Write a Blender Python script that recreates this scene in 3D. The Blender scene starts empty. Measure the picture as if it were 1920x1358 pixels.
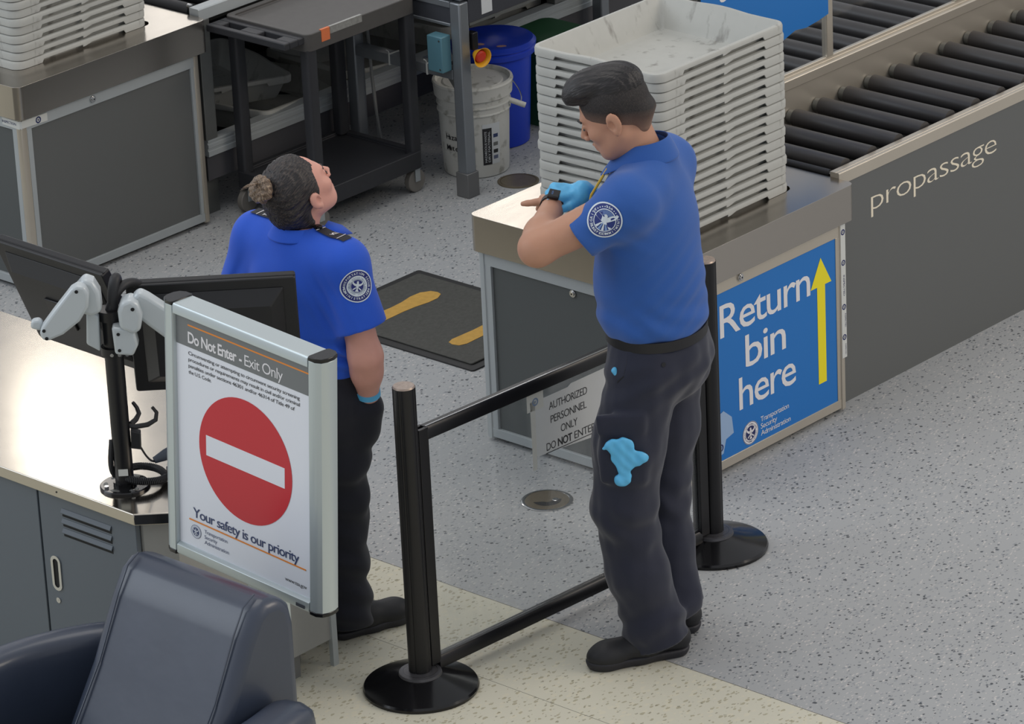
import bpy, bmesh, math, random
import numpy as np
from mathutils import Vector, Matrix
from mathutils.bvhtree import BVHTree
C = bpy.context.scene.collection
PI = math.pi
R = math.radians
rnd = random.Random(7)

# ------------------------------------------------------------------ camera
cd = bpy.data.cameras.new('camera'); cam = bpy.data.objects.new('camera', cd); C.objects.link(cam)
PIT, ROL, YAW = R(22.59), R(-2.775), R(42.93)
FW = Vector((math.cos(YAW)*math.cos(PIT), math.sin(YAW)*math.cos(PIT), -math.sin(PIT)))
RI = Vector((math.sin(YAW), -math.cos(YAW), 0)); UP = RI.cross(FW)
RR = RI*math.cos(ROL) + UP*math.sin(ROL); UU = UP*math.cos(ROL) - RI*math.sin(ROL)
mw = Matrix((RR, UU, -FW)).transposed().to_4x4(); mw.translation = -FW*(6.0/math.sin(PIT))
cam.matrix_world = mw
cd.sensor_width = 36; cd.lens = 8300/1920*36; cd.clip_end = 200
bpy.context.scene.camera = cam
RIGHT = Vector((math.sin(YAW), -math.cos(YAW), 0)); AWAY = Vector((math.cos(YAW), math.sin(YAW), 0))

# ------------------------------------------------------------------ light
sc = bpy.context.scene
sc.view_settings.view_transform = 'Standard'; sc.view_settings.look = 'None'
sc.view_settings.gamma = 1; sc.view_settings.use_curve_mapping = False
sc.view_settings.exposure = 0.25
W = bpy.data.worlds.new('hall_ambience'); sc.world = W; W.use_nodes = True
W.node_tree.nodes['Background'].inputs[0].default_value = (.93, .95, 1.0, 1)
W.node_tree.nodes['Background'].inputs[1].default_value = 0.5
def area(name, loc, target, size, sy, power, col):
    l = bpy.data.lights.new(name, 'AREA'); l.shape = 'RECTANGLE'; l.size = size; l.size_y = sy; l.energy = power; l.color = col
    o = bpy.data.objects.new(name, l); C.objects.link(o); o.location = loc
    o.rotation_euler = (Vector(target)-Vector(loc)).to_track_quat('-Z', 'Y').to_euler(); return o
area('window_daylight', (-9, 6, 7), (-1, 0, .6), 9, 5, 300, (.84, .92, 1.0))
area('concourse_light', (5.5, -11, 7.5), (0, -.5, .6), 6, 4, 430, (1.0, .88, .74))
area('ceiling_light', (-1.5, 0.5, 9), (-1, 0, 0), 5, 5, 130, (1.0, .95, .88))
area('ceiling_lamp', (2.36, 5.14, 4.0), (-2.58, -.58, .75), .42, .42, 5.2, (1.0, .93, .84))
area('ceiling_lamp', (5.65, 5.24, 4.0), (-.52, -.49, .82), .6, .6, 7.5, (1.0, .93, .84))
area('ceiling_lamp', (6.99, 9.2, 4.0), (.3, 1.97, .82), .5, .5, 6, (1.0, .95, .88))

# ------------------------------------------------------------------ materials
def lin(c):
    return tuple(((v/255)/12.92 if v/255 <= .04045 else ((v/255+.055)/1.055)**2.4) for v in c) + (1,)
MATS = {}
def mat(name, rgb, rough=.5, metal=0, **k):
    if name in MATS: return MATS[name]
    m = bpy.data.materials.new(name); m.use_nodes = True; nt = m.node_tree; b = nt.nodes['Principled BSDF']
    b.inputs['Base Color'].default_value = lin(rgb); b.inputs['Roughness'].default_value = rough; b.inputs['Metallic'].default_value = metal
    if 'spec' in k: b.inputs['Specular IOR Level'].default_value = k['spec']
    if 'coat' in k: b.inputs['Coat Weight'].default_value = k['coat']; b.inputs['Coat Roughness'].default_value = .15
    if 'sheen' in k: b.inputs['Sheen Weight'].default_value = k['sheen']; b.inputs['Sheen Roughness'].default_value = .5
    tc = nt.nodes.new('ShaderNodeTexCoord')
    if k.get('noise') or k.get('bump') or k.get('rvar'):
        mp = nt.nodes.new('ShaderNodeMapping'); mp.inputs['Scale'].default_value = k.get('stretch', (1, 1, 1))
        nt.links.new(tc.outputs['Object'], mp.inputs[0])
        n = nt.nodes.new('ShaderNodeTexNoise'); n.inputs['Scale'].default_value = k.get('scale', 20); n.inputs['Detail'].default_value = k.get('detail', 4)
        nt.links.new(mp.outputs[0], n.inputs['Vector'])
        if k.get('noise'):
            a = k['noise']; mx = nt.nodes.new('ShaderNodeMix'); mx.data_type = 'RGBA'
            c = lin(rgb); mx.inputs[6].default_value = tuple(v*(1-a) for v in c[:3])+(1,); mx.inputs[7].default_value = tuple(min(1, v*(1+a)) for v in c[:3])+(1,)
            nt.links.new(n.outputs[0], mx.inputs[0]); nt.links.new(mx.outputs[2], b.inputs['Base Color'])
        if k.get('bump'):
            bp = nt.nodes.new('ShaderNodeBump'); bp.inputs['Strength'].default_value = k['bump']; bp.inputs['Distance'].default_value = k.get('dist', .01)
            nt.links.new(n.outputs[0], bp.inputs['Height']); nt.links.new(bp.outputs[0], b.inputs['Normal'])
        if k.get('rvar'):
            mr = nt.nodes.new('ShaderNodeMapRange'); mr.inputs[3].default_value = max(.02, rough-k['rvar']); mr.inputs[4].default_value = rough+k['rvar']
            nt.links.new(n.outputs[0], mr.inputs[0]); nt.links.new(mr.outputs[0], b.inputs['Roughness'])
    MATS[name] = m; return m

steel = mat('brushed_steel', (180, 174, 166), .25, 1.0, rvar=.02, scale=9, stretch=(1, 5, 1), detail=2)
steel2 = mat('desk_steel', (186, 180, 170), .17, 1.0, rvar=.03, scale=14, bump=.03, dist=.003)
alu = mat('aluminium_cool_lit', (176, 182, 184), .45, .25, noise=.05, scale=8)  # bluish light of the left-hand faces is put into this aluminium colour
alu_warm_lit = mat('aluminium_warm_lit', (196, 188, 174), .35, .6, noise=.05, scale=8)  # same aluminium, tinted for the warm light on right-facing sides
alu_dull = mat('dull_aluminium', (128, 130, 128), .4, .7, noise=.15, scale=14)
panel = mat('graphite_laminate_shaded', (84, 88, 88), .5, 0, noise=.04, scale=300)  # same laminate as the fronts, darkened and cooled for light on side faces
panel2 = mat('graphite_laminate', (96, 98, 97), .5, 0, noise=.03, scale=300)
locker = mat('locker_grey', (88, 96, 104), .45, 0, noise=.03, scale=200)
greige = mat('panel_greige', (150, 150, 146), .5, 0, noise=.03, scale=60)
black_pl = mat('black_plastic', (26, 27, 30), .45, 0, noise=.1, scale=60)
black_mt = mat('black_metal', (24, 24, 27), .32, .2, noise=.15, scale=20)
black_gl = mat('black_gloss', (20, 20, 22), .16, .1)
dark_in = mat('dark_interior', (16, 17, 19), .8)
rubber = mat('black_rubber', (34, 35, 38), .55, 0, noise=.12, scale=40)
roller_m = mat('roller_grey', (62, 60, 60), .42, 0, noise=.12, scale=20)
chrome = mat('chrome', (200, 200, 200), .12, 1)
white_pl = mat('white_plastic', (214, 220, 222), .35, 0, noise=.03, scale=20)
sign_blue = mat('sign_blue', (22, 112, 190), .4)
sign_white = mat('sign_white', (226, 224, 226), .5)
sign_yel = mat('sign_yellow', (238, 222, 28), .45)
navy = mat('navy_print', (28, 38, 92), .5)
ink = mat('black_ink', (34, 34, 38), .5)
greyink = mat('grey_ink', (96, 104, 130), .5)
cream_let = mat('cream_lettering', (232, 222, 200), .5)
paper = mat('paper', (206, 210, 212), .6, 0, noise=.03, scale=12)
tape = mat('tape', (206, 208, 204), .3)

def binmat():
    m = mat('bin_grey', (176, 177, 172), .5, 0, noise=.06, scale=25)
    nt = m.node_tree; b = nt.nodes['Principled BSDF']; src = b.inputs['Base Color'].links[0].from_socket
    tc = nt.nodes.new('ShaderNodeTexCoord'); n = nt.nodes.new('ShaderNodeTexNoise'); n.inputs['Scale'].default_value = 14; n.inputs['Detail'].default_value = 6
    mp = nt.nodes.new('ShaderNodeMapping'); mp.inputs['Scale'].default_value = (1.6, 1.6, .5); nt.links.new(tc.outputs['Object'], mp.inputs[0]); nt.links.new(mp.outputs[0], n.inputs['Vector'])
    cr = nt.nodes.new('ShaderNodeValToRGB'); cr.color_ramp.elements[0].position = .60; cr.color_ramp.elements[1].position = .72
    cr.color_ramp.elements[0].color = (0, 0, 0, 1); cr.color_ramp.elements[1].color = (.6, .6, .6, 1)
    nt.links.new(n.outputs[0], cr.inputs[0])
    mx = nt.nodes.new('ShaderNodeMix'); mx.data_type = 'RGBA'; mx.inputs[7].default_value = lin((96, 92, 86))
    nt.links.new(cr.outputs[0], mx.inputs[0]); nt.links.new(src, mx.inputs[6]); nt.links.new(mx.outputs[2], b.inputs['Base Color'])
    return m
bin_grey = binmat()

def fleckmat(name, base, dark, light, ds=.5, tint=None):
    m = mat(name, base, .55, 0, spec=.2); nt = m.node_tree; b = nt.nodes['Principled BSDF']
    tc = nt.nodes.new('ShaderNodeTexCoord'); prev = None
    def rgb(c):
        n = nt.nodes.new('ShaderNodeRGB'); n.outputs[0].default_value = lin(c); return n.outputs[0]
    n0 = nt.nodes.new('ShaderNodeTexNoise'); n0.inputs['Scale'].default_value = 1.1; n0.inputs['Detail'].default_value = 5; nt.links.new(tc.outputs['Object'], n0.inputs['Vector'])
    mx = nt.nodes.new('ShaderNodeMix'); mx.data_type = 'RGBA'; nt.links.new(n0.outputs[0], mx.inputs[0])
    mx.inputs[6].default_value = lin(tuple(v-7 for v in base)); mx.inputs[7].default_value = lin(tuple(min(255, v+7) for v in base)); prev = mx.outputs[2]
    for (c, sc_, thr, rad, off, st) in light + dark:
        wn = nt.nodes.new('ShaderNodeTexNoise'); wn.inputs['Scale'].default_value = sc_*1.4; nt.links.new(tc.outputs['Object'], wn.inputs['Vector'])
        vm = nt.nodes.new('ShaderNodeVectorMath'); vm.operation = 'MULTIPLY_ADD'; vm.inputs[1].default_value = (.012, .012, 0); nt.links.new(wn.outputs['Color'], vm.inputs[0])
        mp = nt.nodes.new('ShaderNodeMapping'); mp.inputs['Location'].default_value = (off, off*1.7, 0); mp.inputs['Rotation'].default_value = (0, 0, R(42)); mp.inputs['Scale'].default_value = st
        nt.links.new(tc.outputs['Object'], vm.inputs[2]); nt.links.new(vm.outputs[0], mp.inputs[0])
        v = nt.nodes.new('ShaderNodeTexVoronoi'); v.voronoi_dimensions = '2D'; v.inputs['Scale'].default_value = sc_; nt.links.new(mp.outputs[0], v.inputs['Vector'])
        sep = nt.nodes.new('ShaderNodeSeparateColor'); nt.links.new(v.outputs['Color'], sep.inputs[0])
        a = nt.nodes.new('ShaderNodeMath'); a.operation = 'GREATER_THAN'; a.inputs[1].default_value = thr; nt.links.new(sep.outputs[0], a.inputs[0])
        rr_ = nt.nodes.new('ShaderNodeMath'); rr_.operation = 'MULTIPLY'; rr_.inputs[1].default_value = rad; nt.links.new(sep.outputs[1], rr_.inputs[0])
        d = nt.nodes.new('ShaderNodeMath'); d.operation = 'LESS_THAN'; nt.links.new(v.outputs['Distance'], d.inputs[0]); nt.links.new(rr_.outputs[0], d.inputs[1])
        q = nt.nodes.new('ShaderNodeMath'); q.operation = 'MULTIPLY'; nt.links.new(a.outputs[0], q.inputs[0]); nt.links.new(d.outputs[0], q.inputs[1])
        q2 = nt.nodes.new('ShaderNodeMath'); q2.operation = 'MULTIPLY'; q2.inputs[1].default_value = ds; nt.links.new(q.outputs[0], q2.inputs[0])
        mx = nt.nodes.new('ShaderNodeMix'); mx.data_type = 'RGBA'; nt.links.new(q2.outputs[0], mx.inputs[0]); nt.links.new(prev, mx.inputs[6]); nt.links.new(rgb(c), mx.inputs[7]); prev = mx.outputs[2]
    nt.links.new(prev, b.inputs['Base Color'])
    return m
floor_grey = fleckmat('floor_grey_flecked', (168, 170, 171),
    [((44, 50, 58), 62, .84, .36, 3.1, (.95, 1.05, 1)), ((70, 78, 88), 92, .84, .36, 9.4, (.7, 1.3, 1))],
    [((204, 200, 196), 84, .66, .36, 1.3, (.6, 1.5, 1)), ((146, 150, 154), 60, .6, .36, 6.2, (.7, 1.4, 1))], .8)
floor_cream = fleckmat('floor_cream_flecked', (207, 204, 187),
    [((150, 142, 112), 60, .6, .42, 3.7, (.7, 1.3, 1)), ((120, 116, 92), 75, .85, .35, 8.4, (.7, 1.3, 1))],
    [((214, 208, 186), 44, .5, .45, 2.3, (.8, 1.3, 1))], .6)

# ------------------------------------------------------------------ builders
OFF = {}
def put(o, parent):
    C.objects.link(o)
    if parent is not None: o.parent = parent
def tag(o, label=None, cat=None, group=None, kind=None):
    if label: o['label'] = label
    if cat: o['category'] = cat
    if group: o['group'] = group
    if kind: o['kind'] = kind
    return o
def thing(name, label, cat, loc=(0, 0, 0), group=None, rotz=0):
    o = bpy.data.objects.new(name, None); o.empty_display_size = .1; C.objects.link(o); o.location = loc; o.rotation_euler = (0, 0, rotz)
    OFF[o.name] = Vector(loc); return tag(o, label, cat, group)

class MB:
    def __init__(s): s.v = []; s.f = []; s.m = []; s.mi = 0; s.sm = []
    def add(s, vs, fs, smooth=False):
        b = len(s.v); s.v += [tuple(v) for v in vs]; s.f += [tuple(b+i for i in f) for f in fs]; s.m += [s.mi]*len(fs); return s
    def box(s, x0, x1, y0, y1, z0, z1, M=None):
        vs = [Vector((x, y, z)) for x in (x0, x1) for y in (y0, y1) for z in (z0, z1)]
        if M is not None: vs = [M @ v for v in vs]
        return s.add(vs, [(0, 1, 3, 2), (4, 6, 7, 5), (0, 4, 5, 1), (2, 3, 7, 6), (0, 2, 6, 4), (1, 5, 7, 3)])
    def cyl(s, p0, p1, r0, r1=None, n=20, caps=True):
        p0 = Vector(p0); p1 = Vector(p1); r1 = r0 if r1 is None else r1; d = (p1-p0).normalized()
        a = d.orthogonal().normalized(); b = d.cross(a); vs = []
        for p, r in ((p0, r0), (p1, r1)):
            for i in range(n):
                t = 2*PI*i/n; vs.append(p+(a*math.cos(t)+b*math.sin(t))*r)
        fs = [(i, (i+1) % n, n+(i+1) % n, n+i) for i in range(n)]
        if caps: fs += [tuple(range(n-1, -1, -1)), tuple(range(n, 2*n))]
        return s.add(vs, fs)
    def lathe(s, prof, c=(0, 0, 0), n=40, M=None):
        vs = []
        for r, z in prof:
            for i in range(n):
                t = 2*PI*i/n; v = Vector((r*math.cos(t), r*math.sin(t), z)); v = M @ v if M is not None else v
                vs.append(v+Vector(c))
        fs = []
        for k in range(len(prof)-1):
            for i in range(n): fs.append((k*n+i, k*n+(i+1) % n, (k+1)*n+(i+1) % n, (k+1)*n+i))
        if prof[0][0] > 1e-6: fs.append(tuple(range(n-1, -1, -1)))
        if prof[-1][0] > 1e-6: fs.append(tuple(range((len(prof)-1)*n, len(prof)*n)))
        return s.add(vs, fs)
    def tube(s, pts, r, n=10):
        pts = [Vector(p) for p in pts]; m = len(pts); vs = []; a = None
        for k in range(m):
            d = (pts[min(k+1, m-1)]-pts[max(k-1, 0)]).normalized()
            a = d.orthogonal().normalized() if a is None else (a-d*a.dot(d)).normalized()
            b = d.cross(a); rr = r[k] if isinstance(r, (list, tuple)) else r
            for i in range(n):
                t = 2*PI*i/n; vs.append(pts[k]+(a*math.cos(t)+b*math.sin(t))*rr)
        fs = [(k*n+i, k*n+(i+1) % n, (k+1)*n+(i+1) % n, (k+1)*n+i) for k in range(m-1) for i in range(n)]
        fs += [tuple(range(n-1, -1, -1)), tuple(range((m-1)*n, m*n))]
        return s.add(vs, fs)
    def prism(s, poly, o, u, v, w):           # poly in (u,v), extruded along vector w
        o, u, v, w = Vector(o), Vector(u), Vector(v), Vector(w); n = len(poly)
        vs = [o+u*a+v*b for a, b in poly]+[o+u*a+v*b+w for a, b in poly]
        fs = [tuple(range(n-1, -1, -1)), tuple(range(n, 2*n))]+[(i, (i+1) % n, n+(i+1) % n, n+i) for i in range(n)]
        return s.add(vs, fs)
    def poly(s, poly, o, u, v):
        o, u, v = Vector(o), Vector(u), Vector(v)
        return s.add([o+u*a+v*b for a, b in poly], [tuple(range(len(poly)))])
    def build(s, name, mats, parent=None, bevel=0, seg=2, angle=35, local=False, recalc=True, off=None):
        me = bpy.data.meshes.new(name); o_ = Vector((0, 0, 0))
        if parent is not None and not local: o_ = OFF.get(parent.name, Vector((0, 0, 0)))
        if off is not None: o_ = Vector(off)
        me.from_pydata([tuple(Vector(v)-o_) for v in s.v], [], s.f); me.validate()
        ml = mats if isinstance(mats, (list, tuple)) else [mats]
        for m in ml: me.materials.append(m)
        if len(ml) > 1 and len(me.polygons) == len(s.m): me.polygons.foreach_set('material_index', s.m)
        if recalc:
            bm = bmesh.new(); bm.from_mesh(me); bmesh.ops.recalc_face_normals(bm, faces=bm.faces); bm.to_mesh(me); bm.free()
        me.polygons.foreach_set('use_smooth', [True]*len(me.polygons)); me.set_sharp_from_angle(angle=R(angle)); me.update()
        o = bpy.data.objects.new(name, me); put(o, parent); OFF[o.name] = Vector((0, 0, 0)) if local else o_
        if off is not None: o.location = o_
        if bevel:
            b = o.modifiers.new('bevel', 'BEVEL'); b.width = bevel; b.segments = seg; b.limit_method = 'ANGLE'; b.angle_limit = R(40)
        return o
def rrect(x0, x1, y0, y1, r, n=6):
    pts = []
    for cx, cy, a0 in ((x1-r, y1-r, 0), (x0+r, y1-r, 90), (x0+r, y0+r, 180), (x1-r, y0+r, 270)):
        for i in range(n+1):
            a = R(a0+90*i/n); pts.append((cx+r*math.cos(a), cy+r*math.sin(a)))
    return pts
def circ(cx, cy, r, n=24, ry=None): return [(cx+r*math.cos(2*PI*i/n), cy+(ry or r)*math.sin(2*PI*i/n)) for i in range(n)]

_T = {}
def text2d(s, bold=0):
    if (s, bold) in _T: return _T[(s, bold)]
    cu = bpy.data.curves.new('t', 'FONT'); cu.body = s; cu.size = 1; cu.resolution_u = 3; cu.offset = bold; cu.space_character = .9 if len(s) > 1 else 1; cu.fill_mode = 'BOTH'
    o = bpy.data.objects.new('t', cu); C.objects.link(o); dg = bpy.context.evaluated_depsgraph_get()
    me = bpy.data.meshes.new_from_object(o.evaluated_get(dg))
    vs = [(v.co.x, v.co.y) for v in me.vertices]; fs = [tuple(p.vertices) for p in me.polygons]
    bpy.data.objects.remove(o); bpy.data.curves.remove(cu); bpy.data.meshes.remove(me)
    _T[(s, bold)] = (vs, fs); return vs, fs
def text(mb, s, o, u, v, size, width=None, align='L', bold=0):
    vs, fs = text2d(s, bold); o, u, v = Vector(o), Vector(u), Vector(v)
    x0 = min(a for a, b in vs); x1 = max(a for a, b in vs); k = width/(x1-x0) if width else size
    w = (x1-x0)*k; sh = 0 if align == 'L' else (-w/2 if align == 'C' else -w)
    mb.add([o+u*((a-x0)*k+sh)+v*(b*size) for a, b in vs], fs)

# round seals and patches: collected as flat coloured pieces, then laid on a surface
def arc_text(mb, s, r, a_mid, size, f, flip=False, spacing=.78, bold=.01, z=.0009):
    n = len(s); da = size*spacing/r
    for i, ch in enumerate(s):
        if ch == ' ': continue
        vs, fs = text2d(ch, bold); xm = (min(a for a, b in vs)+max(a for a, b in vs))/2
        a = a_mid+(i-(n-1)/2)*da*(1 if flip else -1)
        for_, out = (Vector((-math.sin(a), math.cos(a))), Vector((math.cos(a), math.sin(a))))
        ux = for_ if flip else -for_; uy = -out if flip else out
        b0 = Vector((math.cos(a), math.sin(a)))*(r+(size*.7 if flip else 0))
        mb.add([f(*(b0+ux*(x-xm)*size+uy*y*size), z) for x, y in vs], fs)
def ring(mb, r0, r1, f, z, n=40, rings=1, cx=0, cy=0):
    vs = []; fs = []
    for k in range(rings+1):
        r = r0+(r1-r0)*k/rings
        for i in range(n): vs.append(f(cx+r*math.cos(2*PI*i/n), cy+r*math.sin(2*PI*i/n), z))
    for k in range(rings):
        for i in range(n): fs.append((k*n+i, k*n+(i+1) % n, (k+1)*n+(i+1) % n, (k+1)*n+i))
    mb.add(vs, fs)
WING = [(.0, .02), (.10, .14), (.22, .22), (.34, .40), (.40, .62), (.30, .56), (.27, .50), (.25, .40), (.18, .34), (.12, .30), (.07, .20)]
def eagle(mb, r, f, z, up=1):
    def pl(p): mb.add([f(x*r, y*r, z) for x, y in p], [tuple(range(len(p)))])
    W_ = [(.05, -.05), (.30, .02), (.52, .20), (.58, .50), (.46, .42), (.40, .30), (.28, .24), (.12, .18)]
    pl(W_); pl([(-x, y) for x, y in W_][::-1])
    pl([(-.12, .25), (-.12, -.15), (0, -.35), (.12, -.15), (.12, .25), (.07, .34), (.08, .44), (0, .50), (-.10, .46), (-.16, .38), (-.07, .36)])
    pl([(-.06, -.30), (.06, -.30), (.18, -.55), (-.18, -.55)])
    pl([(.16, -.12), (.44, -.34), (.38, -.42), (.12, -.24)]); pl([(-.16, -.12), (-.44, -.34), (-.38, -.42), (-.12, -.24)])
SEALM = None
def seal(mb, r, f, mi=(0, 1, 2), txt=True, z=0):     # white ring with navy lettering, navy field, white eagle
    mb.mi = mi[0]; ring(mb, 0, r, f, z+.0004, rings=5)
    mb.mi = mi[2]; ring(mb, r*.93, r*.985, f, z+.0006, rings=1)
    mb.mi = mi[1]; ring(mb, 0, r*.62, f, z+.0008, rings=4)
    mb.mi = mi[0]; eagle(mb, r*.95, f, z+.0012)
    if txt:
        mb.mi = mi[1]; arc_text(mb, 'DEPARTMENT OF HOMELAND SECURITY', r*.69, PI/2, r*.18, f, spacing=.82, z=z+.0008); arc_text(mb, 'U.S.', r*.69, -PI/2, r*.18, f, flip=True, z=z+.0008)
# ------------------------------------------------------------------ floor
m = MB(); XB = -1.477
m.box(XB+.001, 16, -9, 16, -.03, 0); m.mi = 1; m.box(-9, XB-.001, -9, 16, -.03, 0)
m.mi = 2; m.box(XB-.0012, XB+.0012, -9, 16, -.03, .0003)
m.box(-1.8967, -1.8953, -9, 16, -.001, .0003); m.box(-1.8967, XB, -.701, -.6996, -.001, .0003)
seam = mat('seam_dark', (110, 108, 98), .7)
o = m.build('floor', [floor_grey, floor_cream, seam]); tag(o, kind='structure')

# ------------------------------------------------------------------ inspection cabinets
X0, X1 = -.56, .352
def hole_outline(x0, x1, y0, y1, r=.03, er=.042):
    # rectangle with small rounded ears bulging at each corner (clockwise list)
    pts = []
    for cx, cy, a0 in ((x1, y1, -90), (x0, y1, 0), (x0, y0, 90), (x1, y0, 180)):
        ex = cx-.012 if cx == x1 else cx+.012; ey = cy-.012 if cy == y1 else cy+.012
        for i in range(13):
            a = R(a0+270*i/12); pts.append((ex+er*math.cos(a), ey+er*math.sin(a)))
    return pts
def slab_with_hole(outer, hole, z, th):
    bm = bmesh.new(); top = []
    for lp in (outer, hole):
        vs = [bm.verts.new((x, y, z)) for x, y in lp]; es = [bm.edges.new((vs[i], vs[(i+1) % len(vs)])) for i in range(len(vs))]; top.append(vs)
    bmesh.ops.triangle_fill(bm, use_beauty=True, use_dissolve=False, edges=bm.edges[:])
    bm.verts.index_update(); vs = [v.co.copy() for v in bm.verts]; fs = [tuple(v.index for v in f.verts) for f in bm.faces]
    n = len(vs); vs2 = vs+[Vector((v.x, v.y, v.z-th)) for v in vs]; fs2 = fs+[tuple(n+i for i in f[::-1]) for f in fs]
    b = 0
    for lp in (outer, hole):
        k = len(lp)
        for i in range(k): fs2.append((b+i, b+(i+1) % k, n+b+(i+1) % k, n+b+i))
        b += k
    bm.free(); return vs2, fs2
def cabinet(Y0, label, blue=False):
    Y1 = Y0+.835
    t = thing('inspection_cabinet', label, 'cabinet', ((X0+X1)/2, (Y0+Y1)/2, 0))
    # body panels between the aluminium posts
    m = MB(); m.box(X0+.014, X0+.02, Y0+.05, Y1-.05, .05, .645)
    m.box(X1-.02, X1-.014, Y0+.05, Y1-.05, .05, .645); m.box(X0+.05, X1-.05, Y1-.02, Y1-.014, .05, .645)
    m.box(X0+.02, X1-.02, Y0+.02, Y1-.02, .03, .05)
    m.build('side_panel', panel, t)
    m = MB(); m.box(X0+.05, X1-.04, Y0+.012, Y0+.018, .045, .65); m.build('front_panel', panel2, t)
    for (cx, cy) in ((X0, Y0), (X1, Y0), (X0, Y1), (X1, Y1)):
        sx = 1 if cx == X0 else -1; sy = 1 if cy == Y0 else -1; w = .027
        m = MB(); pts = [(0, .014), (.004, .004), (.014, 0), (w, 0), (w, .004), (w+.003, .004), (w+.003, w+.003), (.004, w+.003), (.004, w), (0, w)]
        m.prism(pts, (cx, cy, .012), (sx, 0, 0), (0, sy, 0), (0, 0, .676))
        m.build('corner_post', alu_warm_lit if cy == Y0 else alu, t, bevel=.0015)
    for nm, z0, z1 in (('bottom_rail', .018, .05), ('top_rail', .642, .688)):
        m = MB(); g = .0275
        m.box(X0+g, X1-g, Y0+.003, Y0+.02, z0, z1); m.build(nm, alu_warm_lit if blue else alu, t, bevel=.001); m = MB(); m.box(X0+g, X1-g, Y1-.02, Y1-.003, z0, z1)
        m.box(X0+.003, X0+.02, Y0+g, Y1-g, z0, z1); m.box(X1-.02, X1-.003, Y0+g, Y1-g, z0, z1)
        m.build(nm, alu, t, bevel=.001)
    for (a, b) in ((X0+g+.003, X0+g+.026), (X1-g-.018, X1-g-.003)):
        m = MB(); m.box(a, b, Y0+.0035, Y0+.0195, .05, .642); m.build('stile', alu_warm_lit if blue else alu, t, bevel=.001)
    for (a, b) in ((Y0+g+.003, Y0+g+.026), (Y1-g-.026, Y1-g-.003)):
        m = MB(); m.box(X0+.0035, X0+.0195, a, b, .05, .642); m.build('stile', alu, t, bevel=.001)
    m = MB(); m.box(X0+.012, X1-.012, Y0+.012, Y1-.012, .686, .697); m.build('shadow_gap', dark_in, t)
    for px in ((X0+.05, Y0+.05), (X1-.05, Y0+.05), (X0+.05, Y1-.05), (X1-.05, Y1-.05)):
        m = MB(); m.cyl((px[0], px[1], 0), (px[0], px[1], .006), .02, n=16); m.cyl((px[0], px[1], .006), (px[0], px[1], .03), .008, n=10); m.build('levelling_foot', black_pl, t)
    # steel worktop with the well for the bins
    ox0, ox1, oy0, oy1 = X0-.022, X1+.033, Y0-.022, Y1+.012
    bx0, bx1, by0, by1 = -.445, .222, Y0+.115, Y0+.665
    vs, fs = slab_with_hole(rrect(ox0, ox1, oy0, oy1, .028, 8), hole_outline(bx0+.03, bx1-.015, by0+.03, by1-.03), .822, .127)
    m = MB(); m.add(vs, fs); o = m.build('worktop', steel, t, bevel=.003, seg=3)
    # locks
    m = MB(); lx = (X0+.36, Y0-.003, .668)
    m.cyl((lx[0], Y0+.004, lx[2]), (lx[0], Y0-.004, lx[2]), .013, n=20); m.cyl((lx[0], Y0-.004, lx[2]), (lx[0], Y0-.008, lx[2]), .009, n=16)
    o = m.build('lock', chrome, t, bevel=.001)
    m = MB(); m.cyl((lx[0], Y0-.0081, lx[2]), (lx[0], Y0-.0086, lx[2]), .003, n=8); m.build('keyhole', dark_in, o)
    m = MB(); ly = (Y0+.425, .625)
    m.cyl((X0+.016, ly[0], ly[1]), (X0+.008, ly[0], ly[1]), .013, n=20); m.cyl((X0+.008, ly[0], ly[1]), (X0+.004, ly[0], ly[1]), .009, n=16)
    o = m.build('lock', chrome, t, bevel=.001)
    m = MB(); m.cyl((X0+.0039, ly[0], ly[1]), (X0+.0034, ly[0], ly[1]), .003, n=8); m.build('keyhole', dark_in, o)
    return t
CY0 = -1.222; LY0 = 1.868
cab = cabinet(CY0, 'steel-topped cabinet with a blue return sign, beside the man', True)
lcab = cabinet(LY0, 'steel-topped cabinet with plain dark panels at upper left, behind the woman')
# blue sign on the near cabinet
U, V = (1, 0, 0), (0, 0, 1); SY = CY0+.006
m = MB(); m.box(-.505, .327, SY, SY+.005, .046, .645); sg = m.build('blue_sign', sign_blue, cab); tag(sg, 'blue sign face')
m = MB(); Y_ = SY-.0008
text(m, 'Return', (-.305, Y_, .483), U, V, .166, .474, bold=.004); text(m, 'bin', (-.178, Y_, .338), U, V, .166, .212, bold=.004)
text(m, 'here', (-.216, Y_, .198), U, V, .166, .300, bold=.004)
m.build('sign_lettering', sign_white, sg, recalc=False)
for cx in (.227, -.383):
    m = MB(); m.poly([(cx-.0215, .145), (cx+.0215, .145), (cx+.0215, .497), (cx+.056, .497), (cx, .598), (cx-.056, .497), (cx-.0215, .497)], (0, Y_, 0), U, V)
    m.build('arrow', sign_yel, sg, recalc=False)
m = MB(); m.mi = 0
f = lambda a, b, z: (-.162+a, SY-.0004-z, .098+b)
seal(m, .041, f, (0, 1, 2))
m.mi = 0
for i, s_ in enumerate(('Transportation', 'Security', 'Administration')):
    text(m, s_, (-.108, Y_, .118-.025*i), U, V, .027, (.150, .086, .158)[i])
m.build('agency_seal', [sign_white, navy, greyink], sg, recalc=False)
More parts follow.
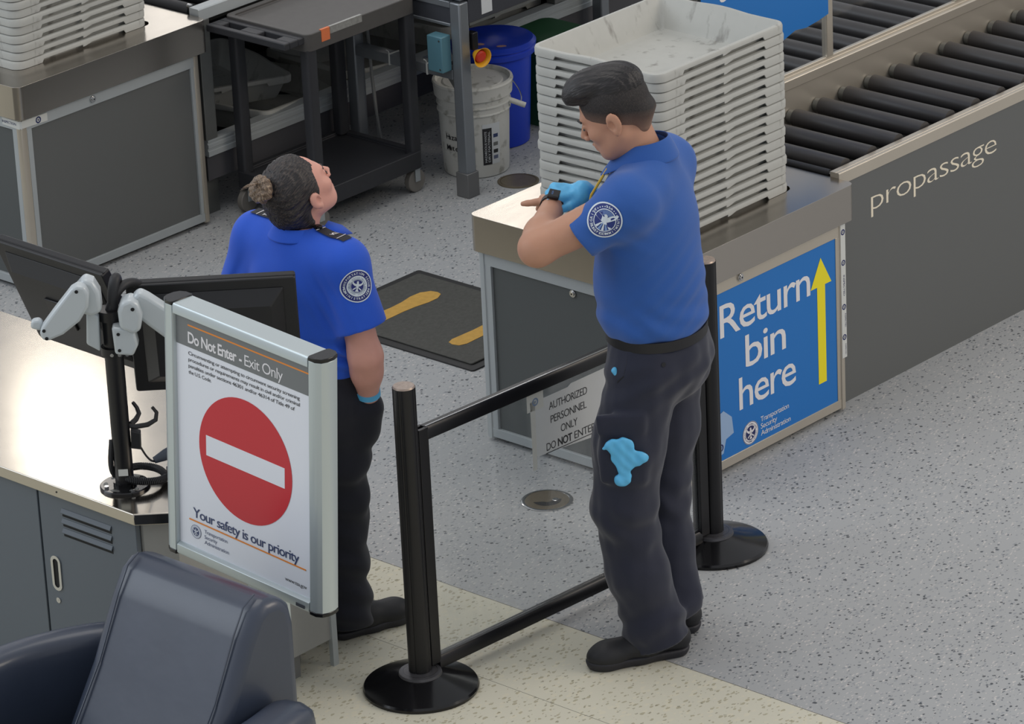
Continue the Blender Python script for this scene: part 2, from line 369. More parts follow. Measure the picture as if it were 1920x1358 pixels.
# inspection tape down the right hand post and clear tape at the lower left
m = MB(); m.box(.328, .3535, CY0-.0012, CY0-.0006, .20, .688); m.mi = 1
for i, zc in enumerate((.655, .545, .385, .275)):
    f = lambda a, b, z, zc=zc: (.341+a, CY0-.0014-z, zc+b)
    m.mi = 1; ring(m, .006, .0105, f, .0001, n=20); eagle(m, .007, f, .0002)
text(m, 'INSPECTED', (.339, CY0-.0016, .50), (0, 0, -1), (1, 0, 0), .012, .075); text(m, 'INSPECTED', (.345, CY0-.0016, .36), (0, 0, -1), (1, 0, 0), .009, .05)
text(m, 'INSPECTED', (.345, CY0-.0016, .25), (0, 0, -1), (1, 0, 0), .007, .04)
o = m.build('inspection_tape', [tape, navy], cab, recalc=False)
ctape = mat('clear_tape', (150, 176, 208), .25); 
m = MB(); m.poly([(-.362, .06), (-.305, .075), (-.29, .12), (-.25, .13), (-.258, .19), (-.30, .225), (-.362, .205)], (0, Y_-.0006, 0), U, V)
m2_ = MB(); m2_.poly([(-.37, .50), (-.33, .51), (-.325, .60), (-.35, .64), (-.37, .64)], (0, Y_-.0006, 0), U, V); m2_.build('clear_tape', [ctape], cab, recalc=False)
m.mi = 1; f = lambda a, b, z: (-.318+a, Y_-.0012-z, .098+b); ring(m, .008, .013, f, 0, n=20); eagle(m, .009, f, .0002)
m.build('clear_tape', [ctape, navy], cab, recalc=False)
# wrap of tape round the near post of the far cabinet
m = MB(); z0, z1 = .655, .684
pth = [(X0-.0012, LY0+.10), (X0-.0012, LY0+.006), (X0+.004, LY0-.001), (X0+.13, LY0-.0012)]
for (a, b), (c, d) in zip(pth[:-1], pth[1:]): m.add([(a, b, z0), (c, d, z0-.004), (c, d, z1-.002), (a, b, z1)], [(0, 1, 2, 3)])
f = lambda a, b, z: (X0+.085+a, LY0-.0018-z, .667+b); m.mi = 1; ring(m, .008, .013, f, 0, n=20); eagle(m, .009, f, .0002)
text(m, 'INSPECTION', (X0-.0018, LY0+.10, .664), (0, -1, 0), V, .014, .075)
m.build('inspection_tape', [tape, navy], lcab, recalc=False)

# ------------------------------------------------------------------ bins
def bin_mesh():
    hx, hy, r, n = .333, .275, .045, 10; depth = .105; inset = .036; lip = .018
    base = []
    def corner(cx, cy, a0):
        for i in range(n+1):
            a = R(a0+90*i/n); base.append((cx+r*math.cos(a), cy+r*math.sin(a), math.cos(a), math.sin(a), 0, (1 if cx > 0 else -1), (1 if cy > 0 else -1)))
    def side(p, q, nx, ny, long):
        # points along a straight side, with the notch positions (s = 0..1) kept sharp
        for s_ in ((.08, .135, .15, .30, .43, .49, .4901, .51, .5101, .57, .70, .85, .865, .92) if long else (.09, .13, .145, .25, .34, .35, .42, .50, .58, .65, .66, .75, .855, .87, .91)):
            mid = 1 if .14 < s_ < .86 else 0
            if long and .490 < s_ < .511: mid = .45
            if not long and .345 < s_ < .655: mid = 2
            base.append((p[0]+(q[0]-p[0])*s_, p[1]+(q[1]-p[1])*s_, nx, ny, mid, 0, 0))
    corner(hx-r, hy-r, 0); side((hx-r, hy), (-hx+r, hy), 0, 1, True)
    corner(-hx+r, hy-r, 90); side((-hx, hy-r), (-hx, -hy+r), -1, 0, False)
    corner(-hx+r, -hy+r, 180); side((-hx+r, -hy), (hx-r, -hy), 0, -1, True)
    corner(hx-r, -hy+r, 270); side((hx, -hy+r), (hx, hy-r), 1, 0, False)
    N = len(base)
    def skirt(m_): return {0: -.0295, 1: -.0165, 2: -.0165, .45: -.024}[m_]
    def bulge(x, y, nx):      # the grip at the short ends bows up a little
        return .007*max(0, math.cos(PI*min(1, abs(y)/.13)*.5))**1.5 if abs(nx) > .9 and abs(y) < .13 else 0
    loops = []
    def ofs(x, y, nx, ny, sx, sy, d):
        if not sx: return x-nx*d, y-ny*d
        e = max(0, d-r+.010); return x-nx*(d-e)-sx*e, y-ny*(d-e)-sy*e
    def L(d, zf): loops.append([ofs(x, y, nx, ny, sx, sy, d)+(zf(x, y, nx, m_),) for x, y, nx, ny, m_, sx, sy in base])
    L(.0045, lambda x, y, nx, m_: skirt(m_)); L(.0005, lambda x, y, nx, m_: skirt(m_)); L(0, lambda x, y, nx, m_: -.009+bulge(x, y, nx))
    L(.003, lambda x, y, nx, m_: -.002+bulge(x, y, nx)); L(.007, lambda x, y, nx, m_: bulge(x, y, nx)); L(lip-.003, lambda x, y, nx, m_: bulge(x, y, nx))
    L(lip, lambda x, y, nx, m_: -.003+bulge(x, y, nx)); L(lip+inset-.006, lambda x, y, nx, m_: -depth+.02); L(lip+inset+.002, lambda x, y, nx, m_: -depth+.006)
    L(lip+inset+.018, lambda x, y, nx, m_: -depth)
    vs = [p for l in loops for p in l]; fs = []
    for k in range(len(loops)-1):
        for i in range(N): fs.append((k*N+i, k*N+(i+1) % N, (k+1)*N+(i+1) % N, (k+1)*N+i))
    # underside
    under = []
    def Lu(d, zf): under.append([ofs(x, y, nx, ny, sx, sy, d)+(zf,) for x, y, nx, ny, m_, sx, sy in base])
    b0 = len(vs); Lu(.0045, -.013); Lu(lip-.004, -.008); Lu(lip+inset-.009, -depth+.018); Lu(lip+inset-.001, -depth+.002); Lu(lip+inset+.018, -depth-.003)
    for l in under: vs += l
    for i in range(N): fs.append((0+i, b0+i, b0+(i+1) % N, (i+1) % N))
    for k in range(len(under)-1):
        for i in range(N): fs.append((b0+k*N+i, b0+(k+1)*N+i, b0+(k+1)*N+(i+1) % N, b0+k*N+(i+1) % N))
    fs.append(tuple((len(loops)-1)*N+i for i in range(N))); fs.append(tuple(b0+(len(under)-1)*N+i for i in range(N))[::-1])
    m = MB(); m.add(vs, fs); return m
ordn = ['topmost', 'second', 'third', 'fourth', 'fifth', 'sixth', 'seventh', 'eighth', 'ninth', 'tenth', 'eleventh', 'twelfth', 'thirteenth', 'fourteenth', 'fifteenth', 'sixteenth', 'seventeenth']
def stack(proto, cx, cy, n, pitch, where, group, full=True):
    for i in range(n):
        o = proto if (i == 0 and proto.get('label') is None) else proto.copy()
        if o is not proto: C.objects.link(o)
        jx, jy = rnd.uniform(-.0035, .0035), rnd.uniform(-.0035, .0035)
        o.location = (cx+jx, cy+jy, .8525+pitch*i); o.rotation_euler = (0, 0, R(rnd.uniform(-.5, .5)))
        k = n-1-i
        if full:
            if k == 0: lb = 'empty grey plastic bin with scuffed inside, topmost of the tall stack behind the man'
            elif i == 0: lb = 'grey plastic bin at the very bottom of the tall stack, resting on the steel worktop'
            else: lb = f'grey plastic bin, {ordn[k]} from the top of the tall stack behind the man'
        else:
            if i == 0: lb = 'grey plastic bin at the bottom of the upper left stack, resting on the steel worktop'
            else: lb = f'grey plastic bin, {ordn[i]} from the bottom of the upper left stack'
        tag(o, lb, 'bin', group)
bproto = bin_mesh().build('security_bin', bin_grey, None, angle=30)
stack(bproto, -.112, CY0+.390, 18, .0327, '', 'grey bins in the tall stack behind the man')
stack(bproto, -.112, LY0+.390, 10, .0327, '', 'grey bins in the upper left stack', False)

# ------------------------------------------------------------------ roller conveyor on the right
t = thing('roller_conveyor', 'roller conveyor with graphite side panel leading off to the right', 'conveyor', (2, -.9, 0))
m = MB(); m.box(.392, 4.2, -1.172, -1.155, .0, .80); sp = m.build('side_panel', panel2, t)
m = MB(); text(m, 'propassage', (.562, -1.1726, .652), U, V, .112, .717, bold=-.014); m.build('lettering', cream_let, sp, recalc=False)
m = MB(); m.prism([(0, .797), (0, .838), (.003, .841), (.012, .841), (.012, .8395), (.015, .8395), (.015, .841), (.038, .841), (.038, .797)], (.386, -1.176, 0), (0, 1, 0), (0, 0, 1), (3.81, 0, 0))
o = m.build('near_trim', alu_warm_lit, t, bevel=.002)
m = MB(); m.box(.392, 4.2, -.655, -.64, .60, .925); m.build('far_side_plate', alu_warm_lit, t)
m = MB(); m.box(.392, 4.2, -1.155, -.655, .70, .71); m.build('under_tray', dark_in, t)
for i in range(26):
    x = .478+.1475*i
    m = MB(); m.cyl((x, -1.13, .826), (x, -.683, .826), .0315, n=24); r_ = m.build('roller', roller_m, t)
    m = MB(); m.cyl((x, -.683, .826), (x, -.658, .826), .025, n=20); m.build('end_cap', alu_dull, r_)
m = MB(); m.cyl((.408, -1.12, .823), (.408, -.68, .823), .014, n=16); r_ = m.build('roller', rubber, t); tag(r_, 'thin end roller')
m = MB(); m.cyl((.408, -1.135, .823), (.408, -1.12, .823), .009, n=12); m.build('end_cap', chrome, r_)

# guard screen along the far edge of the conveyor
t = thing('guard_screen', 'clear guard screen in aluminium frame along the roller conveyor', 'screen', (2, -.63, .925))
m = MB(); m.prism([(0, .925), (0, .958), (.004, .962), (.020, .962), (.020, .975), (.036, .975), (.036, .925)], (.392, -.662, 0), (0, 1, 0), (0, 0, 1), (3.8, 0, 0))
m.build('bottom_rail', alu_warm_lit, t, bevel=.0015)
mull = (.40, 1.02, 1.775, 2.53, 3.28, 4.0)
for x in mull:
    m = MB(); m.box(x-.017, x+.017, -.646, -.622, .975, 1.62); m.build('mullion', alu_warm_lit, t, bevel=.0015)
m = MB(); m.box(.384, 4.02, -.646, -.622, 1.62, 1.65); m.build('top_rail', alu_warm_lit, t, bevel=.0015)
glass = bpy.data.materials.new('clear_acrylic'); glass.use_nodes = True; nt = glass.node_tree; nt.nodes.clear()
ou = nt.nodes.new('ShaderNodeOutputMaterial'); tr = nt.nodes.new('ShaderNodeBsdfTransparent'); gl = nt.nodes.new('ShaderNodeBsdfGlossy'); mx = nt.nodes.new('ShaderNodeMixShader'); fr = nt.nodes.new('ShaderNodeValue')
tr.inputs[0].default_value = (.93, .94, .95, 1); gl.inputs['Roughness'].default_value = .03; fr.outputs[0].default_value = .05
nt.links.new(fr.outputs[0], mx.inputs[0]); nt.links.new(tr.outputs[0], mx.inputs[1]); nt.links.new(gl.outputs[0], mx.inputs[2]); nt.links.new(mx.outputs[0], ou.inputs[0])
for a, b in zip(mull[:-1], mull[1:]):
    m = MB(); m.box(a+.018, b-.018, -.637, -.631, .976, 1.619); m.build('pane', glass, t)
# blue sign hung on the guard screen
t = thing('hanging_sign', 'blue sign with curled lower edge taped to the guard screen, behind the bins', 'sign', (.6, -.67, 1.3))
m = MB(); P_ = []
lo = [(.985, 1.145), (.93, 1.135), (.86, 1.128), (.80, 1.135), (.745, 1.12), (.68, 1.10), (.50, 1.09), (.30, 1.08)]
for x, z in lo: P_.append((x, z))
P_ += [(.30, 1.56), (.985, 1.56)]
m.prism(P_, (0, -.668, 0), (1, 0, 0), (0, 0, 1), (0, .002, 0)); b_ = m.build('board', sign_blue, t)
m = MB(); text(m, 't', (.385, -.6686, 1.343), U, V, .12, .045); m.build('lettering', sign_white, b_, recalc=False); m = MB(); text(m, 'o', (.438, -.6686, 1.343), U, V, .12, .058); m.build('lettering', sign_white, b_, recalc=False)

# second roller conveyor behind the guard screen
t = thing('roller_conveyor', 'dark roller conveyor seen through the clear guard screen', 'conveyor', (2, -.25, 0))
m = MB(); m.box(.392, 4.2, -.62, -.61, .10, .86); m.box(.392, 4.2, .10, .12, .10, .90); m.build('side_plate', alu_dull, t)
m = MB(); m.box(.392, 4.2, -.61, .10, .70, .71); m.build('under_tray', dark_in, t)
for i in range(26):
    x = .455+.1475*i; m = MB(); m.cyl((x, -.60, .832), (x, .08, .832), .0315, n=20); r_ = m.build('roller', roller_m, t)
for x in (.6, 2.3, 4.0):
    m = MB(); m.box(x-.03, x+.03, -.58, -.52, 0, .10); m.box(x-.03, x+.03, .02, .08, 0, .10); m.build('leg', alu_dull, t)

# ------------------------------------------------------------------ floor boxes and mat
brass = mat('brass_worn', (124, 114, 96), .42, .6, noise=.2, scale=30)
def floor_box(x, y, r, label, part=True):
    t = thing('floor_box', label, 'floor cover', (x, y, 0), 'round floor covers')
    m = MB(); m.lathe([(r, 0), (r, .003), (r-.004, .0045), (r-.010, .0045), (r-.010, .002), (0, .002)], (x, y, 0), n=48); m.build('rim', chrome if r > .082 else brass, t)
    m = MB(); m.lathe([(r-.012, .0021), (r-.013, .0038), (0, .0038)], (x, y, 0), n=48); o = m.build('cover', brass, t)
    if part:
        m = MB(); pts = [(x+(r*.55)*math.cos(R(a)), y+(r*.55)*math.sin(R(a))) for a in range(150, 330, 12)]+[(x+r*.2*math.cos(R(a)), y+r*.2*math.sin(R(a))) for a in range(320, 160, -20)]
        m.poly(pts, (0, 0, .0042), (1, 0, 0), (0, 1, 0)); m.build('flap', dark_in, o)
        m = MB(); m.lathe([(.012, .0039), (.010, .0055), (0, .0055)], (x+.02, y-.02, 0), n=16); m.build('screw', chrome, o)
floor_box(-.815, -.885, .086, 'round metal floor cover with an open flap, seen through the clear barrier')
floor_box(1.384, 1.207, .082, 'brown round floor cover between the white bucket and the bin stack', False)
floor_box(-.745, -2.865, .086, 'round floor cover cut off by the right edge of the picture', False)

mat_rub = mat('mat_ribbed', (74, 74, 70), .8, 0, noise=.35, scale=60, bump=.6, dist=.006)
mat_edge = mat('mat_edge', (46, 46, 46), .6)
yfoot = mat('footprint_ochre', (196, 154, 74), .8, 0, noise=.2, scale=50, bump=.4, dist=.004)
t = thing('floor_mat', 'grey anti-fatigue mat with ochre footprints beside the steel cabinet', 'mat', (.15, .46, 0))
m = MB(); m.prism(rrect(-.15, .45, .05, .87, .012), (0, 0, 0), (1, 0, 0), (0, 1, 0), (0, 0, .006)); m.build('border', mat_edge, t)
m = MB(); m.prism(rrect(-.115, .415, .085, .835, .01), (0, 0, .006), (1, 0, 0), (0, 1, 0), (0, 0, .007)); m.build('pad', mat_rub, t, bevel=.003)
def foot(cx, cy, sgn):
    pr = [(-.175, .0), (-.168, .028), (-.14, .040), (-.09, .038), (-.03, .036), (.03, .040), (.09, .052), (.14, .050), (.175, .028), (.182, 0)]
    up_ = [(x, y*(1 if sgn > 0 else .8)) for x, y in pr]; dn = [(x, -y*(1 if sgn < 0 else .8)) for x, y in pr[::-1]]
    return [(cx+x, cy+y) for x, y in up_+dn[1:-1]]
for cx, cy, s_ in ((.13, .645, 1), (.148, .262, -1)):
    m = MB(); m.prism(foot(cx, cy, s_), (0, 0, .0131), (1, 0, 0), (0, 1, 0), (0, 0, .0012)); m.build('footprint', yfoot, t)
# ------------------------------------------------------------------ glass barrier between two posts
P1, P2 = Vector((-2.057, -1.477, 0)), Vector((-.768, -1.552, 0)); D = (P2-P1).normalized(); NB = Vector((-D.y, D.x, 0)); LB = (P2-P1).length
t = thing('barrier', 'clear panel barrier between two black posts with round bases, in front of the man', 'barrier', (P1+P2)/2)
def post(P_, sgn):
    m = MB(); m.lathe([(.174, 0), (.176, .010), (.172, .017), (.060, .052), (.052, .054), (.052, .060), (0, .060)], P_, n=64); b_ = m.build('base', black_gl, t, angle=25)
    m = MB(); m.lathe([(.066, .050), (.064, .058), (.038, .062)], P_, n=40); m.build('collar', mat('worn_collar', (82, 82, 86), .4, .5, noise=.3, scale=60), b_)
    m = MB(); n = 48; prof = []
    for i in range(n):
        a = 2*PI*i/n; r = .0345-(.0035 if min(abs((math.degrees(a)+22.5+s_) % 90-45) for s_ in (0,)) < 4 else 0)
        prof.append((r*math.cos(a), r*math.sin(a)))
    m.prism(prof, P_+Vector((0, 0, .058)), (D.x, D.y, 0), (NB.x, NB.y, 0), (0, 0, .925)); p_ = m.build('post', black_mt, t, angle=50)
    m = MB(); m.cyl(P_+Vector((0, 0, .983)), P_+Vector((0, 0, .988)), .0335, .031, n=32); m.build('cap', mat('worn_cap', (168, 152, 140), .35, .5, noise=.35, scale=90), p_)
    Pc = P_+D*sgn*.052
    m = MB()
    for s_ in (-1, 1):
        o_ = Pc+NB*s_*.0125
        m.prism([(-.019, -.006), (.019, -.006), (.019, .006), (-.019, .006)], o_+Vector((0, 0, .066)), (D.x, D.y, 0), (NB.x, NB.y, 0), (0, 0, .77))
    m.prism([(-.019, -.007), (-.012, -.007), (-.012, .007), (-.019, .007)], P_+D*sgn*.052*1.0+(D*.0 if sgn > 0 else D*.031)+Vector((0, 0, .066)), (D.x, D.y, 0), (NB.x, NB.y, 0), (0, 0, .77))
    m.build('channel', black_mt, t, bevel=.0015)
post(P1, 1); post(P2, -1)
for z, nm in ((.797, 'top_rail'), (.045, 'bottom_rail')):
    m = MB(); pr = [(-.019, 0), (.019, 0), (.019, .030), (.012, .040), (-.012, .040), (-.019, .030)]
    m.prism(pr, P1+D*.066+Vector((0, 0, z)), NB, (0, 0, 1), D*(LB-.132)); o = m.build(nm, black_mt, t, bevel=.001)
    if z > .5:
        m = MB(); m.prism([(-.0025, 0), (.0025, 0), (.0025, .0012), (-.0025, .0012)], P1+D*.068+NB*-.008+Vector((0, 0, z+.0405)), NB, (0, 0, 1), D*(LB-.136)); m.build('edge_strip', chrome, o)
pane = bpy.data.materials.new('barrier_acrylic'); pane.use_nodes = True; nt = pane.node_tree; nt.nodes.clear()
ou = nt.nodes.new('ShaderNodeOutputMaterial'); tr = nt.nodes.new('ShaderNodeBsdfTransparent'); gl = nt.nodes.new('ShaderNodeBsdfGlossy'); df = nt.nodes.new('ShaderNodeBsdfDiffuse')
mx = nt.nodes.new('ShaderNodeMixShader'); m2 = nt.nodes.new('ShaderNodeMixShader'); fr = nt.nodes.new('ShaderNodeValue'); fr.outputs[0].default_value = .05
tr.inputs[0].default_value = (.95, .96, .96, 1); gl.inputs['Roughness'].default_value = .02; df.inputs[0].default_value = (.7, .72, .74, 1)
tc = nt.nodes.new('ShaderNodeTexCoord'); n = nt.nodes.new('ShaderNodeTexNoise'); n.inputs['Scale'].default_value = 5; n.inputs['Detail'].default_value = 6; mp = nt.nodes.new('ShaderNodeMapping'); mp.inputs['Scale'].default_value = (3, 3, .5)
cr = nt.nodes.new('ShaderNodeMapRange'); cr.inputs[1].default_value = .4; cr.inputs[2].default_value = .8; cr.inputs[3].default_value = .02; cr.inputs[4].default_value = .13
nt.links.new(tc.outputs['Object'], mp.inputs[0]); nt.links.new(mp.outputs[0], n.inputs['Vector']); nt.links.new(n.outputs[0], cr.inputs[0]); nt.links.new(cr.outputs[0], m2.inputs[0])
nt.links.new(fr.outputs[0], mx.inputs[0]); nt.links.new(tr.outputs[0], mx.inputs[1]); nt.links.new(gl.outputs[0], mx.inputs[2])
nt.links.new(mx.outputs[0], m2.inputs[1]); nt.links.new(df.outputs[0], m2.inputs[2]); nt.links.new(m2.outputs[0], ou.inputs[0])
m = MB(); m.prism([(-.003, .086), (.003, .086), (.003, .796), (-.003, .796)], P1+D*.036, NB, (0, 0, 1), D*(LB-.072)); m.build('clear_pane', pane, t)
# paper notice taped on the pane
o_ = P1+D*.0+NB*-.0045
t = thing('paper_notice', 'white paper notice taped to the clear barrier, partly behind the man', 'notice', P1+D*.66+Vector((0, 0, .66)))
m = MB(); m.prism([(.515, .592), (.528, .580), (.60, .577), (.835, .560), (.835, .775), (.68, .772), (.665, .764), (.52, .762), (.517, .70), (.512, .66)], o_, D, (0, 0, 1), NB*-.0006); s_ = m.build('sheet', paper, t)
m = MB(); o2 = P1+NB*-.0058
for s1, cx, z, w in (('AUTHORIZED', .665, .716, .165), ('PERSONNEL', .665, .671, .155), ('ONLY', .665, .628, .072)):
    text(m, s1, o2+D*cx+Vector((0, 0, z)), D, (0, 0, 1), .036, w, 'C', bold=-.006)
text(m, 'DO', o2+D*.565+Vector((0, 0, .586)), D, (0, 0, 1), .036, .04, 'L', bold=-.004); text(m, 'NOT', o2+D*.614+Vector((0, 0, .586)), D, (0, 0, 1), .036, .062, 'L', bold=.02)
text(m, 'ENTER', o2+D*.686+Vector((0, 0, .586)), D, (0, 0, 1), .036, .092, 'L', bold=-.006)
m.poly([(.562, .577), (.782, .577), (.782, .5795), (.562, .5795)], o2, D, (0, 0, 1)); m.build('lettering', ink, s_, recalc=False)
m = MB()
for pl in ([(.49, .735), (.56, .735), (.56, .79), (.49, .792)], [(.505, .54), (.522, .54), (.524, .765), (.503, .765)]):
    m.prism(pl, o_+NB*-.0009, D, (0, 0, 1), NB*-.0004)
m.mi = 1; f = lambda a, b, z: P1+NB*-(.0062+z)+D*(.525+a)+Vector((0, 0, .762+b)); ring(m, .008, .013, f, 0, n=20); eagle(m, .009, f, .0002)
m.build('tape_strips', [tape, mat('faded_blue', (120, 140, 170), .5)], t, recalc=False)

# ------------------------------------------------------------------ desk
zt = .75
t = thing('desk', 'long steel-topped desk with grey locker doors at lower left', 'desk', (-2.4, 0, 0))
out = [(-2.812, -1.099), (-2.722, -1.195), (-2.16, -1.195), (-2.08, -1.10), (-2.08, -.55), (-1.97, -.42), (-1.965, 3.2), (-2.785, 3.2)]
m = MB(); m.prism(out, (0, 0, zt-.036), (1, 0, 0), (0, 1, 0), (0, 0, .036)); m.build('worktop', steel2, t, bevel=.003, seg=2)
m = MB(); body = [(-2.765, -1.085), (-2.70, -1.158), (-2.095, -1.158), (-2.095, 3.15), (-2.755, 3.15)]
m.prism(body, (0, 0, .09), (1, 0, 0), (0, 1, 0), (0, 0, zt-.127)); m.build('carcass', [greige], t)
m = MB(); m.prism([(-2.71, -1.05), (-2.66, -1.12), (-2.22, -1.13), (-2.14, -1.05), (-2.14, 3.1), (-2.70, 3.1)], (0, 0, 0), (1, 0, 0), (0, 1, 0), (0, 0, .09)); m.build('plinth', mat('plinth_grey', (120, 120, 118), .5), t)
m = MB(); m.box(-2.112, -2.09, -1.166, -1.15, .0, zt-.037); m.build('corner_trim', alu, t)
def locker_door(y0, y1, handle=True):
    m = MB(); xs = -2.768; m.box(xs-.018, xs, y0, y1, .10, .705); d_ = m.build('locker_door', locker, t, bevel=.002)
    if not handle: return
    xf = xs-.018
    for k in range(3):
        z = .655-.032*k; m = MB(); yc = y0+.21
        # a pressed louvre: a slanted hood over a dark slot
        m.box(xf-.0008, xf, yc-.105, yc+.105, z-.012, z+.004); lv = m.build('louvre_slot', dark_in, d_)
        m = MB(); m.prism([(0, .014), (-.007, .002), (-.005, -.001), (0, .005)], (xf-.0009, yc-.106, z), (1, 0, 0), (0, 0, 1), (0, .212, 0)); m.build('louvre', locker, d_)
    m = MB(); yc = y1-.052; zc = .445; n = 24
    ov = lambda rx, rz, k: [(rx*math.cos(2*PI*i/n), (zc+(k if math.sin(2*PI*i/n) >= 0 else -k)+rz*math.sin(2*PI*i/n))) for i in range(n)]
    a = ov(.021, .021, .036); b = ov(.011, .011, .036); vs = [(xf-.004, yc+p, q) for p, q in a]+[(xf-.004, yc+p, q) for p, q in b]+[(xf-.0002, yc+p, q) for p, q in a]+[(xf-.0002, yc+p, q) for p, q in b]
    fs = []
    for i in range(n):
        j = (i+1) % n; fs += [(i, j, n+j, n+i), (2*n+i, 2*n+j, j, i), (n+i, n+j, 3*n+j, 3*n+i)]
    m.add(vs, fs); m.build('handle', chrome, d_)
    m = MB(); m.add([(xf-.0006, yc+p, q) for p, q in b], [tuple(range(n))]); m.build('handle_recess', dark_in, d_)
    m = MB(); m.cyl((xf-.003, yc+.003, .355), (xf, yc+.003, .355), .009, n=16); m.cyl((xf-.0035, yc+.003, .355), (xf-.003, yc+.003, .355), .003, n=8); m.build('lock', chrome, d_)
locker_door(-1.075, -.66); locker_door(-.652, .20, False); locker_door(.208, 1.06, False)
m = MB(); m.cyl((-2.8112, -.77, .732), (-2.806, -.77, .732), .003, n=8); m.build('rivet', black_mt, t)

# monitor stand with two arms
SP = Vector((-2.687, -.935, zt))
t = thing('monitor_stand', 'black pole monitor stand with pale grey arms bolted to the desk', 'monitor stand', SP)
m = MB(); vs, fs = [], []
m.lathe([(.074, 0), (.074, .006), (.071, .009), (.034, .009), (.034, .018), (0, .018)], SP, n=48); b_ = m.build('base_plate', black_gl, t)
for k in range(6):
    a = R(15+60*k); m = MB()
    m.prism(circ(0, 0, .016, 16, .007), SP+Vector((.056*math.cos(a), .056*math.sin(a), .0091)), (-math.sin(a), math.cos(a), 0), (math.cos(a), math.sin(a), 0), (0, 0, .0006)); m.build('slot', alu_dull, b_)
for k in range(4):
    a = R(70+90*k); m = MB(); c_ = SP+Vector((.058*math.cos(a), .058*math.sin(a), .009)); m.cyl(c_, c_+Vector((0, 0, .006)), .007, n=6); m.build('bolt', chrome, b_)
m = MB(); m.cyl(SP+Vector((0, 0, .01)), SP+Vector((0, 0, .558)), .0275, n=32); p_ = m.build('pole', black_mt, t)
m = MB(); q = SP-AWAY*.0279+RIGHT*-.0; m.prism([(-.014, .045), (.014, .045), (.014, .066), (-.014, .066)], q, RIGHT, (0, 0, 1), AWAY*.001); m.build('label', tape, p_)
for z0, z1, r_ in ((.420, .445, .036), (.530, .560, .038)):
    m = MB(); m.cyl(SP+Vector((0, 0, z0)), SP+Vector((0, 0, z1)), r_, n=32); m.build('clamp_ring', black_mt, t)
m = MB(); q = SP+Vector((0, 0, .432))
for s_ in (-1, 0, 1): m.cyl(q+RIGHT*(.02+.022*s_)-AWAY*.036, q+RIGHT*(.02+.022*s_)-AWAY*.044, .0055, n=10)
m.build('clamp_bolts', chrome, t)
arm_m = mat('arm_grey', (186, 194, 198), .35, .1, coat=.2)
def blob(name, pts, th, base, mt, par, u=RIGHT, v=Vector((0, 0, 1)), w=AWAY, bev=.006):
    m = MB(); m.prism(pts, base-w*th/2, u, v, w*th); return m.build(name, mt, par, bevel=bev, seg=3)
S0 = SP
# left arm: bracket on the pole, elbow housing and long drooping cover
blob('mount_bracket', [(-.072, .47), (-.034, .445), (-.030, .555), (-.064, .575)], .05, S0-AWAY*.02, arm_m, t)
blob('elbow', [(-.098, .60), (-.085, .655), (-.062, .680), (-.036, .668), (-.020, .635), (-.018, .575), (-.045, .562), (-.078, .572)], .062, S0-AWAY*.035, arm_m, t, bev=.012)
la = blob('arm_cover', [(-.176, .506), (-.192, .512), (-.198, .532), (-.188, .552), (-.150, .600), (-.098, .662), (-.080, .672), (-.058, .668), (-.048, .645), (-.052, .605), (-.080, .562), (-.130, .524)], .046, S0-AWAY*.075, arm_m, t, bev=.012)
for p, q in ((-.184, .540), (-.082, .655), (-.178, .516)):
    m = MB(); c_ = S0-AWAY*.0985+RIGHT*p+Vector((0, 0, q)); m.cyl(c_, c_-AWAY*.0012, .0052, n=12); m.build('screw', dark_in, la)
blob('arm_tip', [(-.226, .535), (-.196, .525), (-.188, .550), (-.200, .562), (-.222, .558)], .03, S0-AWAY*.05, arm_m, t, bev=.008)
# right arm
blob('mount_bracket', [(.010, .445), (.062, .438), (.078, .47), (.070, .520), (.006, .530)], .055, S0-AWAY*.045, arm_m, t, bev=.008)
blob('elbow', [(.030, .528), (.070, .508), (.090, .52), (.098, .565), (.088, .602), (.068, .618), (.040, .608), (.028, .580)], .07, S0-AWAY*.05, arm_m, t, bev=.014)
ra = blob('arm_cover', [(.068, .560), (.070, .612), (.092, .628), (.118, .612), (.235, .520), (.25, .47), (.21, .43), (.11, .52)], .05, S0-AWAY*.03, arm_m, t, bev=.012)
m = MB(); c_ = S0-AWAY*.086+RIGHT*.072+Vector((0, 0, .588)); m.cyl(c_, c_-AWAY*.0012, .0055, n=12); m.build('screw', dark_in, ra)
for p, q in ((.024, .458), (.024, .508)):
    m = MB(); c_ = S0-AWAY*.0728+RIGHT*p+Vector((0, 0, q)); m.cyl(c_, c_-AWAY*.0012, .005, n=12); m.build('screw', dark_in, t)
m = MB()
def bez(ps, n=24):
    out = []; k = len(ps)-1
    for i in range(n+1):
        tt = i/n; q = [Vector(p) for p in ps]
        while len(q) > 1: q = [q[j].lerp(q[j+1], tt) for j in range(len(q)-1)]
        out.append(q[0])
    return out
lp = lambda a, b, z: S0+RIGHT*a+AWAY*b+Vector((0, 0, z))
m.tube(bez([lp(.012, .0, .50), lp(.0, -.01, .62), lp(.03, .01, .68), lp(.02, .05, .62)]), .016, 12)
m.tube(bez([lp(-.012, .0, .50), lp(.0, -.02, .60), lp(.04, .02, .65), lp(.08, .08, .60)]), .014, 12)
m.build('cable_sleeve', rubber, t)
